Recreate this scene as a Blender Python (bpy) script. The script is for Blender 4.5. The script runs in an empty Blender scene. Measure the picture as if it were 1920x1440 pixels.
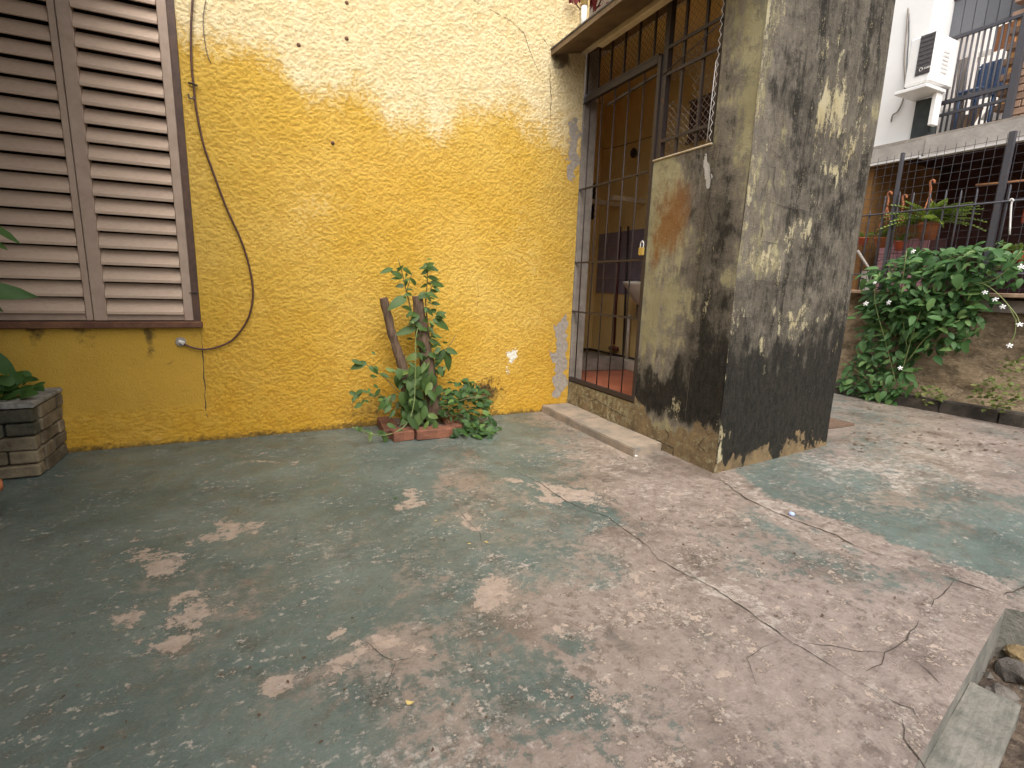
import bpy, bmesh, math, random
import numpy as np
from mathutils import Vector, Matrix
random.seed(7); RNG = np.random.default_rng(7)
SC = bpy.context.scene
COL = SC.collection
PI = math.pi

# ------------------------------------------------------------------ camera
F_PX = 952.77                       # focal length in pixels of the 1920 px wide photograph
CAM_Z = 1.0
_R = np.array([[0.90332998, -0.42776687, 0.03178755], [-0.05394551, -0.18681072, -0.98091367], [0.42554063, 0.88437394, -0.19182783]])
_u, _s, _v = np.linalg.svd(_R); ROT = _u @ _v
CPOS = np.array([0.0, 0.0, CAM_Z])
cam_d = bpy.data.cameras.new('camera'); cam = bpy.data.objects.new('camera', cam_d); COL.objects.link(cam)
cam_d.sensor_width = 36.0; cam_d.lens = F_PX / 1920 * 36; cam_d.clip_start = 0.02; cam_d.clip_end = 500
M = Matrix.Identity(4)
for i in range(3):
    M[i][0] = ROT[0][i]; M[i][1] = -ROT[1][i]; M[i][2] = -ROT[2][i]; M[i][3] = CPOS[i]
cam.matrix_world = M
SC.camera = cam

# ------------------------------------------------------------------ sky, sun, exposure
SUN_EL, SUN_AZ = math.radians(56), math.radians(200)     # azimuth clockwise from +Y
world = bpy.data.worlds.new('World'); SC.world = world; world.use_nodes = True
wn = world.node_tree; wn.nodes.clear()
w_out = wn.nodes.new('ShaderNodeOutputWorld'); w_bg = wn.nodes.new('ShaderNodeBackground')
w_sky = wn.nodes.new('ShaderNodeTexSky'); w_sky.sky_type = 'NISHITA'; w_sky.sun_disc = False
w_sky.sun_elevation = SUN_EL; w_sky.sun_rotation = SUN_AZ; w_sky.dust_density = 4.0; w_sky.air_density = 1.2; w_sky.ozone_density = 0.5
w_hs = wn.nodes.new('ShaderNodeHueSaturation'); w_hs.inputs['Saturation'].default_value = 0.28
wn.links.new(w_sky.outputs[0], w_hs.inputs['Color']); wn.links.new(w_hs.outputs[0], w_bg.inputs['Color'])
w_bg.inputs['Strength'].default_value = 0.15
wn.links.new(w_bg.outputs[0], w_out.inputs[0])
sun_d = bpy.data.lights.new('sun', 'SUN'); sun = bpy.data.objects.new('sun', sun_d); COL.objects.link(sun)
sun_d.energy = 1.15; sun_d.angle = math.radians(60); sun_d.color = (1.0, 0.95, 0.87)
_sd = Vector((math.sin(SUN_AZ) * math.cos(SUN_EL), math.cos(SUN_AZ) * math.cos(SUN_EL), math.sin(SUN_EL)))
sun.rotation_euler = _sd.to_track_quat('Z', 'Y').to_euler(); sun.location = (4, -6, 9)
SC.view_settings.view_transform = 'Standard'; SC.view_settings.look = 'None'
SC.view_settings.exposure = 1.08; SC.view_settings.gamma = 1.0
SC.render.engine = 'CYCLES'
SC.cycles.max_bounces = 8; SC.cycles.diffuse_bounces = 5; SC.cycles.use_denoising = True

# ------------------------------------------------------------------ pixel -> place helpers
def ray(x, y): return ROT.T @ np.array([(x - 960) / F_PX, (y - 720) / F_PX, 1.0])
def on(x, y, ax, val):
    d = ray(x, y); t = (val - CPOS[ax]) / d[ax]; return Vector(CPOS + t * d)
def floor_at(x, y, z=0.0): return on(x, y, 2, z)
def on_plane(x, y, p0, n):
    d = Vector(ray(x, y)); c = Vector(CPOS); t = (Vector(p0) - c).dot(n) / d.dot(n); return c + d * t
def to_px(P):
    q = (np.asarray(P, float) - CPOS) @ ROT.T
    z = np.where(q[:, 2] > 0.15, q[:, 2], 0.15)
    return np.c_[960 + F_PX * q[:, 0] / z, 720 + F_PX * q[:, 1] / z]
def field(px, pts, s=40.0, p=2.0):
    """smooth interpolation of (x, y, value) samples"""
    pts = np.array(pts, float); num = np.zeros(len(px)); den = np.zeros(len(px))
    for x, y, v in pts:
        w = 1.0 / ((px[:, 0] - x) ** 2 + (px[:, 1] - y) ** 2 + s * s) ** p
        num += w * v; den += w
    return num / den
def blob(px, cx, cy, rx, ry, ang=0.0, soft=0.5):
    a = math.radians(ang); dx = px[:, 0] - cx; dy = px[:, 1] - cy
    u = (dx * math.cos(a) + dy * math.sin(a)) / rx; v = (-dx * math.sin(a) + dy * math.cos(a)) / ry
    r = np.sqrt(u * u + v * v); return np.clip((1 + soft - r) / (2 * soft), 0, 1)
def vnoise(x, y, sc, seed=0):
    x = x * sc; y = y * sc; xi = np.floor(x).astype(np.int64); yi = np.floor(y).astype(np.int64); fx_ = x - xi; fy_ = y - yi
    fx_ = fx_ * fx_ * (3 - 2 * fx_); fy_ = fy_ * fy_ * (3 - 2 * fy_)
    def h(a, b):
        k = (a * 374761393 + b * 668265263 + seed * 982451653) & 0x7fffffff
        k = ((k ^ (k >> 13)) * 1274126177) & 0x7fffffff
        return ((k ^ (k >> 16)) & 0xffff) / 65535.0
    return (h(xi, yi) * (1 - fx_) + h(xi + 1, yi) * fx_) * (1 - fy_) + (h(xi, yi + 1) * (1 - fx_) + h(xi + 1, yi + 1) * fx_) * fy_ - .5
def fbm(x, y, sc, seed=0, oct=4):
    return sum(vnoise(x, y, sc * 2.03 ** k, seed + k) * .55 ** k for k in range(oct))
def warp(px, u, v, amp, sc):
    return px + np.c_[fbm(u, v, sc, 3), fbm(u, v, sc, 17)] * amp
def near_line(px, pts, w):
    best = np.full(len(px), 1e9)
    for (x0, y0), (x1, y1) in zip(pts[:-1], pts[1:]):
        d = np.array([x1 - x0, y1 - y0], float); L = d @ d
        t = np.clip(((px[:, 0] - x0) * d[0] + (px[:, 1] - y0) * d[1]) / L, 0, 1)
        best = np.minimum(best, np.hypot(px[:, 0] - x0 - t * d[0], px[:, 1] - y0 - t * d[1]))
    return np.clip(1.5 - best / w, 0, 1)

# ------------------------------------------------------------------ object helpers
def link(o, parent=None):
    COL.objects.link(o)
    if parent is not None:
        o.parent = parent; o.matrix_parent_inverse = parent.matrix_world.inverted()
    return o
def mesh_obj(name, me, mat=None, parent=None):
    o = bpy.data.objects.new(name, me)
    if mat is not None and not me.materials: me.materials.append(mat)
    return link(o, parent)
def obj(name, bm, mat, parent=None, smooth=False):
    me = bpy.data.meshes.new(name); bmesh.ops.recalc_face_normals(bm, faces=bm.faces); bm.to_mesh(me); bm.free()
    if smooth:
        for p in me.polygons: p.use_smooth = True
    return mesh_obj(name, me, mat, parent)
def py_obj(name, v, f, mat, parent=None, smooth=False):
    me = bpy.data.meshes.new(name); me.from_pydata([tuple(x) for x in v], [], f); me.update()
    if smooth: me.polygons.foreach_set('use_smooth', [True] * len(me.polygons))
    return mesh_obj(name, me, mat, parent)
def tag(o, label=None, cat=None, group=None, kind=None):
    if label: o['label'] = label
    if cat: o['category'] = cat
    if group: o['group'] = group
    if kind: o['kind'] = kind
    return o
def thing(name, loc, label, cat, group=None):
    o = bpy.data.objects.new(name, None); o.location = loc; o.empty_display_size = 0.1; COL.objects.link(o)
    o.matrix_world = Matrix.Translation(loc)
    return tag(o, label, cat, group)
def bx(bm, x0, x1, y0, y1, z0, z1, jit=0.0, bev=0.0):
    g = bmesh.new()
    vs = [g.verts.new((x, y, z)) for x in (x0, x1) for y in (y0, y1) for z in (z0, z1)]
    for f in ((0, 1, 3, 2), (4, 6, 7, 5), (0, 4, 5, 1), (2, 3, 7, 6), (0, 2, 6, 4), (1, 5, 7, 3)): g.faces.new([vs[i] for i in f])
    if jit:
        for v in vs: v.co += Vector((random.uniform(-jit, jit) for _ in range(3)))
    if bev: bmesh.ops.bevel(g, geom=g.edges[:], offset=bev, segments=1, affect='EDGES')
    me = bpy.data.meshes.new('t'); g.to_mesh(me); g.free(); bm.from_mesh(me); bpy.data.meshes.remove(me)
    return bm
def box_obj(name, b, mat, parent=None, jit=0.0, bev=0.0):
    bm = bmesh.new(); bx(bm, *b, jit=jit, bev=bev); return obj(name, bm, mat, parent)
def tube(bm, pts, r, n=6, cap=True):
    pts = [Vector(p) for p in pts]; rs = r if isinstance(r, (list, tuple)) else [r] * len(pts)
    rings = []; ref = None
    for i, p in enumerate(pts):
        d = (pts[min(i + 1, len(pts) - 1)] - pts[max(i - 1, 0)]).normalized()
        if ref is None:
            ref = d.orthogonal().normalized()
        ref = (ref - d * ref.dot(d))
        ref = ref.normalized() if ref.length > 1e-6 else d.orthogonal().normalized()
        b = d.cross(ref)
        rings.append([bm.verts.new(p + (ref * math.cos(2 * PI * k / n) + b * math.sin(2 * PI * k / n)) * rs[i]) for k in range(n)])
    for a, b in zip(rings[:-1], rings[1:]):
        for k in range(n): bm.faces.new((a[k], a[(k + 1) % n], b[(k + 1) % n], b[k]))
    if cap:
        bm.faces.new(rings[0][::-1]); bm.faces.new(rings[-1])
    return bm
def tube_obj(name, pts, r, mat, parent=None, n=6, smooth=True):
    bm = bmesh.new(); tube(bm, pts, r, n); return obj(name, bm, mat, parent, smooth)
def spline(pts, k=6):
    """Catmull-Rom through the points"""
    P = [Vector(p) for p in pts]; P = [P[0] * 2 - P[1]] + P + [P[-1] * 2 - P[-2]]; out = []
    for i in range(1, len(P) - 2):
        for j in range(k):
            t = j / k; a, b, c, d = P[i - 1], P[i], P[i + 1], P[i + 2]
            out.append(0.5 * ((2 * b) + (c - a) * t + (2 * a - 5 * b + 4 * c - d) * t * t + (3 * b - a - 3 * c + d) * t ** 3))
    return out + [P[-2]]
def lathe(bm, prof, n=20, at=(0, 0, 0)):
    rings = [[bm.verts.new((at[0] + r * math.cos(2 * PI * k / n), at[1] + r * math.sin(2 * PI * k / n), at[2] + z)) for k in range(n)] for r, z in prof]
    for a, b in zip(rings[:-1], rings[1:]):
        for k in range(n): bm.faces.new((a[k], a[(k + 1) % n], b[(k + 1) % n], b[k]))
    bm.faces.new(rings[0][::-1]); bm.faces.new(rings[-1]); return bm
def ribbon(pts, n, w, lift):
    """thin strip along pts lying on a surface with normal n; ragged width"""
    P = []
    for a, b in zip(pts[:-1], pts[1:]):
        k = max(2, int((b - a).length / 0.025))
        for j in range(k):
            q = a.lerp(b, j / k); P.append(q)
    P.append(pts[-1]); n = Vector(n).normalized(); V = []; F = []
    for i, p in enumerate(P):
        d = (P[min(i + 1, len(P) - 1)] - P[max(i - 1, 0)]).normalized(); s = n.cross(d)
        e = min(1.0, 4 * i / len(P) + .15, 4 * (len(P) - 1 - i) / len(P) + .15)
        p = p + s * random.uniform(-1, 1) * w * 1.6 + n * lift
        ww = w * e * random.uniform(.45, 1.3)
        V += [p + s * ww, p - s * ww * random.uniform(.4, 1.2)]
    for i in range(len(P) - 1): F.append((2 * i, 2 * i + 2, 2 * i + 3, 2 * i + 1))
    return V, F

# ------------------------------------------------------------------ material helpers
class NT:
    def __init__(s, name):
        s.m = bpy.data.materials.new(name); s.m.use_nodes = True; s.t = s.m.node_tree
        s.b = s.t.nodes['Principled BSDF']; s.out = s.t.nodes['Material Output']
        s.tc = None
    def node(s, t, **kw):
        n = s.t.nodes.new(t)
        for k, v in kw.items(): setattr(n, k, v)
        return n
    def put(s, sock, v):
        if isinstance(v, bpy.types.NodeSocket): s.t.links.new(v, sock)
        elif isinstance(v, tuple) and len(v) == 3 and sock.type == 'RGBA': sock.default_value = (*v, 1)
        else: sock.default_value = v
    def coord(s, scale=None, kind='Object'):
        if s.tc is None: s.tc = s.node('ShaderNodeTexCoord')
        o = s.tc.outputs[kind]
        if scale is None: return o
        mp = s.node('ShaderNodeMapping'); s.put(mp.inputs['Vector'], o); mp.inputs['Scale'].default_value = scale
        return mp.outputs[0]
    def noise(s, scale, detail=6, rough=0.6, vec=None, dist=0.0):
        n = s.node('ShaderNodeTexNoise'); s.put(n.inputs['Vector'], vec or s.coord())
        n.inputs['Scale'].default_value = scale; n.inputs['Detail'].default_value = detail
        n.inputs['Roughness'].default_value = rough; n.inputs['Distortion'].default_value = dist
        return n.outputs['Fac']
    def nz(s, scale, detail=6, rough=0.6, vec=None, dist=0.0):
        """noise stretched to about -0.5 .. 0.5"""
        return s.lin(s.noise(scale, detail, rough, vec, dist), .36, .64, -.5, .5)
    def sum(s, a, *terms):
        for x, k in terms: a = s.math('ADD', a, s.math('MULTIPLY', x, k))
        return a
    def voro(s, scale, vec=None, feature='F1'):
        n = s.node('ShaderNodeTexVoronoi'); n.feature = feature; s.put(n.inputs['Vector'], vec or s.coord()); n.inputs['Scale'].default_value = scale
        return n.outputs['Distance']
    def attr(s, name):
        return s.node('ShaderNodeAttribute', attribute_name=name).outputs['Fac']
    def math(s, op, a, b=0.0, clamp=False):
        n = s.node('ShaderNodeMath', operation=op, use_clamp=clamp); s.put(n.inputs[0], a); s.put(n.inputs[1], b); return n.outputs[0]
    def step(s, v, lo, hi):
        n = s.node('ShaderNodeMapRange', interpolation_type='SMOOTHSTEP'); s.put(n.inputs['Value'], v)
        n.inputs['From Min'].default_value = lo; n.inputs['From Max'].default_value = hi; return n.outputs[0]
    def lin(s, v, lo, hi, a, b):
        n = s.node('ShaderNodeMapRange'); s.put(n.inputs['Value'], v)
        n.inputs['From Min'].default_value = lo; n.inputs['From Max'].default_value = hi
        n.inputs['To Min'].default_value = a; n.inputs['To Max'].default_value = b; return n.outputs[0]
    def mix(s, f, a, b, mode='MIX'):
        n = s.node('ShaderNodeMix', data_type='RGBA', blend_type=mode)
        s.put(n.inputs[0], f); s.put(n.inputs[6], a); s.put(n.inputs[7], b); return n.outputs[2]
    def bump(s, h, dist=0.01, strength=1.0, normal=None):
        n = s.node('ShaderNodeBump'); s.put(n.inputs['Height'], h); n.inputs['Distance'].default_value = dist
        n.inputs['Strength'].default_value = strength
        if normal is not None: s.put(n.inputs['Normal'], normal)
        return n.outputs[0]
    def done(s, color, rough=0.8, normal=None, metal=0.0, spec=None):
        s.put(s.b.inputs['Base Color'], color); s.put(s.b.inputs['Roughness'], rough); s.b.inputs['Metallic'].default_value = metal
        if spec is not None: s.b.inputs['Specular IOR Level'].default_value = spec
        if normal is not None: s.put(s.b.inputs['Normal'], normal)
        return s.m
def simple(name, a, b, scale=8, rough=0.8, bump=0.0, bscale=60, metal=0.0, vec=None, rnd=0.0):
    t = NT(name); v = t.coord(vec) if vec else None
    c = t.mix(t.step(t.noise(scale, 8, .65, v), .3, .7), a, b)
    if rnd:
        oi = t.node('ShaderNodeObjectInfo').outputs['Random']
        c = t.mix(1.0, c, t.mix(oi, (1 - rnd,) * 3, (1 + rnd * .5,) * 3), 'MULTIPLY')
    nrm = t.bump(t.noise(bscale, 6, .6, v), bump) if bump else None
    return t.done(c, rough, nrm, metal)
MATS = {}
# wall: yellow textured render, faded cream where the rain washes it
def m_wall():
    t = NT('yellow_render')
    fade, smooth, dirt, plas, chip, deep = (t.attr(a) for a in ('fade', 'smooth', 'dirt', 'plaster', 'chip', 'deep'))
    n1 = t.nz(6, 6, .65); n2 = t.nz(40, 6, .6); n3 = t.nz(1.6, 4, .55)
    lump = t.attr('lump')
    f = t.step(t.sum(fade, (n1, .13), (n2, .10), (t.nz(2.4, 6, .6), .12), (t.math('SUBTRACT', lump, .5), .16)), .22, .84)
    yel = t.mix(t.lin(n3, -.5, .5, 0, 1), (0.535, 0.330, 0.048), (0.600, 0.395, 0.088))
    yel = t.mix(t.math('MULTIPLY', deep, t.lin(n1, -.5, .5, .6, 1.1)), yel, (0.52, 0.270, 0.016))
    yel = t.mix(t.math('MULTIPLY', smooth, t.lin(n1, -.5, .5, .5, .95)), yel, (0.50, 0.30, 0.045))
    c = t.mix(f, yel, t.mix(t.lin(n1, -.5, .5, 0, 1), (0.66, 0.525, 0.285), (0.70, 0.58, 0.35)))
    c = t.mix(t.math('MULTIPLY', t.step(lump, .42, .0), t.lin(smooth, 0, 1, .36, .05)), c, t.mix(1.0, c, (.68, .55, .38), 'MULTIPLY'))  # stucco hollows tinted darker, standing in for shade in the crevices
    d = t.step(t.sum(dirt, (t.nz(26, 8, .7), .45), (n1, .2)), .30, .85)
    c = t.mix(t.math('MULTIPLY', d, .8), c, (0.05, 0.037, 0.02))
    p = t.step(t.sum(plas, (t.nz(14, 6, .6), .3)), .48, .54)
    c = t.mix(p, c, t.mix(t.lin(n2, -.5, .5, 0, 1), (0.27, 0.235, 0.20), (0.40, 0.355, 0.305)))
    ch = t.step(t.sum(chip, (t.nz(70, 5, .6), .5)), .5, .58)
    c = t.mix(ch, c, (0.72, 0.68, 0.58))
    c = t.mix(t.math('MULTIPLY', t.step(t.nz(170, 2, .5), .28, .42), .25), c, (0.32, 0.19, 0.05))
    h = t.math('ADD', t.math('MULTIPLY', t.noise(120, 4, .6), .5), t.math('MULTIPLY', t.noise(30, 5, .6), .5))
    return t.done(c, .88, t.bump(h, .008, .8), spec=.25)
def m_floor():
    t = NT('worn_green_floor')
    g, pale, pink, dark = (t.attr(a) for a in ('green', 'pale', 'pink', 'dark'))
    patch = t.attr('patch')
    n1 = t.nz(5, 9, .66); n2 = t.nz(30, 10, .72); n3 = t.nz(1.7, 6, .62); n4 = t.nz(115, 6, .7); n5 = t.nz(13, 10, .74)
    st = t.nz(24, 8, .7, t.coord((.45, 1.5, 1)))
    tint = t.step(t.sum(g, (n3, .30), (n1, .34), (n5, .30), (n2, .22)), .22, .80)
    beige = t.mix(t.lin(n1, -.5, .5, 0, 1), (0.190, 0.150, 0.115), (0.325, 0.262, 0.205))
    beige = t.mix(pink, beige, t.mix(t.lin(n5, -.5, .5, 0, 1), (0.190, 0.150, 0.132), (0.305, 0.246, 0.218)))
    gc = t.mix(t.lin(n3, -.5, .5, 0, 1), (0.070, 0.100, 0.089), (0.132, 0.164, 0.145))
    gc = t.mix(t.math('MULTIPLY', t.step(n5, -.05, .45), .45), gc, (0.100, 0.088, 0.070))
    c = t.mix(tint, beige, gc)
    c = t.mix(t.math('MULTIPLY', t.step(t.sum(n2, (n1, .5)), -.10, .42), .75), c, t.mix(1.0, c, (.45, .42, .39), 'MULTIPLY'))
    c = t.mix(t.math('MULTIPLY', t.step(t.sum(n4, (n5, .6)), .0, .6), .45), c, (0.30, 0.265, 0.225))
    c = t.mix(t.math('MULTIPLY', t.step(t.sum(t.nz(2.6, 7, .68), (n5, .6)), -.05, .5), .7), c, t.mix(1.0, c, (.46, .43, .41), 'MULTIPLY'))
    # crisp flakes where the paint has come away
    fl = t.step(t.sum(patch, (n1, .25), (n5, .42), (n2, .52), (n4, .22)), .52, .62)
    c = t.mix(t.math('MULTIPLY', fl, .82), c, t.mix(t.lin(n2, -.5, .5, 0, 1), (0.300, 0.228, 0.185), (0.440, 0.350, 0.285)))
    # crisp remnants of green paint in the bare zones
    rm = t.step(t.sum(g, (t.nz(9, 10, .72), .60), (n2, .60), (n4, .25)), .50, .64)
    c = t.mix(t.math('MULTIPLY', t.math('MULTIPLY', rm, t.math('SUBTRACT', 1.0, fl)), .72), c, gc)
    chips = t.math('MULTIPLY', t.step(t.sum(t.nz(46, 7, .7), (st, .4)), .26, .42), t.step(t.nz(5, 5, .65), -.15, .25))
    c = t.mix(t.math('MULTIPLY', chips, .7), c, (0.40, 0.355, 0.305))
    pm = t.step(t.sum(pale, (t.nz(26, 10, .75), .75), (st, .35), (n4, .3)), .42, .90)
    c = t.mix(t.math('MULTIPLY', pm, .65), c, (0.46, 0.41, 0.36))
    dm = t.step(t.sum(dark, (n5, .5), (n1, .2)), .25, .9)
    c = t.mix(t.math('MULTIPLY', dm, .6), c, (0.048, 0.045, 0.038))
    spk = t.step(t.voro(48), .13, .06)
    c = t.mix(t.math('MULTIPLY', t.math('MULTIPLY', spk, t.step(n1, -.05, .25)), .6), c, (0.05, 0.04, 0.03))
    h = t.sum(t.math('MULTIPLY', fl, -.3), (n2, .35), (n4, .25))
    return t.done(c, t.lin(n1, -.5, .5, .26, .60), t.bump(h, .004, .8), spec=.5)
def m_mould():
    t = NT('mouldy_render')
    mo, pale, och, rust, strip = (t.attr(a) for a in ('mould', 'pale', 'ochre', 'rust', 'strip'))
    sv = t.coord((1.0, 1.0, .10)); sv2 = t.coord((1.0, 1.0, .45))
    n1 = t.nz(13, 9, .7, sv); n2 = t.nz(38, 10, .75, sv2); n3 = t.nz(4, 5, .6); n4 = t.nz(130, 5, .7); n5 = t.nz(10, 10, .72)
    base = t.mix(t.lin(n3, -.5, .5, 0, 1), (0.33, 0.29, 0.155), (0.43, 0.385, 0.225))
    base = t.mix(t.math('MULTIPLY', t.step(n5, -.1, .4), .45), base, (0.19, 0.185, 0.12))
    grey = t.mix(t.lin(n1, -.5, .5, 0, 1), (0.080, 0.066, 0.049), (0.290, 0.250, 0.195))
    grey = t.mix(t.math('MULTIPLY', t.step(t.sum(n2, (n4, .4)), .1, .6), .45), grey, (0.30, 0.262, 0.205))
    dark = t.mix(t.lin(n2, -.5, .5, 0, 1), (0.007, 0.0068, 0.005), (0.034, 0.029, 0.021))
    m1 = t.step(t.sum(mo, (n1, .30), (n2, .24), (n5, .22)), .14, .46)
    m2 = t.step(t.sum(mo, (n1, .48), (n2, .28), (n5, .30), (n4, .16)), .42, .92)
    c = t.mix(m1, base, grey); c = t.mix(m2, c, dark)
    pm = t.step(t.sum(pale, (n1, .42), (n5, .22), (t.nz(34, 10, .74, sv2), .50), (n2, .2), (n4, .30)), .44, .68)
    c = t.mix(t.math('MULTIPLY', pm, .88), c, t.mix(t.lin(n3, -.5, .5, 0, 1), (0.52, 0.43, 0.235), (0.62, 0.55, 0.36)))
    om = t.step(t.sum(och, (t.nz(28, 9, .72), .50), (n4, .25)), .48, .66)
    oc = t.mix(t.lin(n5, -.5, .5, 0, 1), (0.15, 0.105, 0.058), (0.31, 0.215, 0.105))
    oc = t.mix(t.math('MULTIPLY', t.step(n2, .05, .4), .5), oc, (0.14, 0.105, 0.06))
    c = t.mix(om, c, oc)
    rm = t.step(t.sum(rust, (n1, .3), (n5, .25)), .15, 1.0)
    c = t.mix(t.math('MULTIPLY', rm, .85), c, (0.25, 0.10, 0.016))
    wm = t.step(t.sum(strip, (t.nz(50, 6, .6), .4)), .5, .6)
    c = t.mix(wm, c, (0.55, 0.52, 0.48))
    c = t.mix(t.math('MULTIPLY', t.math('MULTIPLY', t.step(n4, .22, .42), t.lin(m2, 0, 1, 1, .15)), .35), c, (0.42, 0.37, 0.27))
    h = t.sum(t.math('MULTIPLY', pm, .2), (n2, .45), (n4, .35), (n5, .3))
    return t.done(c, .85, t.bump(h, .012, .9), spec=.25)
def m_leaf(name, a, b, c, trans=0.28, rough=.5):
    t = NT(name)
    oi = t.node('ShaderNodeObjectInfo').outputs['Random']; gi = t.node('ShaderNodeNewGeometry').outputs['Random Per Island']
    r = t.math('FRACT', t.math('ADD', oi, gi))
    col = t.mix(t.step(r, .0, .6), a, b); col = t.mix(t.step(r, .82, 1.0), col, c)
    col = t.mix(t.math('MULTIPLY', t.noise(30, 3, .5), .35), col, t.mix(1.0, col, (.6, .62, .5), 'MULTIPLY'))
    t.done(col, rough, spec=.3)
    tr = t.node('ShaderNodeBsdfTranslucent'); t.put(tr.inputs[0], t.mix(1.0, col, (1.35, 1.35, .7), 'MULTIPLY'))
    mx = t.node('ShaderNodeMixShader'); mx.inputs[0].default_value = trans
    t.t.links.new(t.b.outputs[0], mx.inputs[1]); t.t.links.new(tr.outputs[0], mx.inputs[2]); t.t.links.new(mx.outputs[0], t.out.inputs[0])
    return t.m
def m_soil(name='soil', a=(.06, .045, .035), b=(.20, .15, .11)):
    t = NT(name); n = t.noise(14, 10, .7); n2 = t.noise(70, 6, .65)
    c = t.mix(t.step(n, .35, .68), a, b); c = t.mix(t.math('MULTIPLY', t.step(n2, .58, .75), .6), c, (.34, .27, .20))
    return t.done(c, .95, t.bump(t.math('ADD', n, t.math('MULTIPLY', n2, .6)), .02, 1.0), spec=.15)
def m_bank():
    t = NT('earth_render'); v = t.coord((1, 1, 2.2)); n = t.noise(5, 9, .7, v); n2 = t.noise(28, 8, .7, v)
    c = t.mix(t.step(n, .32, .66), (.17, .125, .08), (.44, .33, .21)); c = t.mix(t.math('MULTIPLY', t.step(n2, .5, .72), .7), c, (.55, .45, .32))
    c = t.mix(t.math('MULTIPLY', t.step(t.noise(3.2, 6, .6), .56, .7), .6), c, (.05, .045, .03))
    return t.done(c, .95, t.bump(t.math('ADD', n, n2), .04, 1.0), spec=.15)
def m_metal(name, a, b, rust, rough=.55):
    t = NT(name); n = t.noise(30, 8, .7)
    c = t.mix(t.noise(7), a, b); c = t.mix(t.math('MULTIPLY', t.step(n, .55, .68), .75), c, rust)
    return t.done(c, rough, t.bump(n, .0015, .6), metal=.15)

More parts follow.
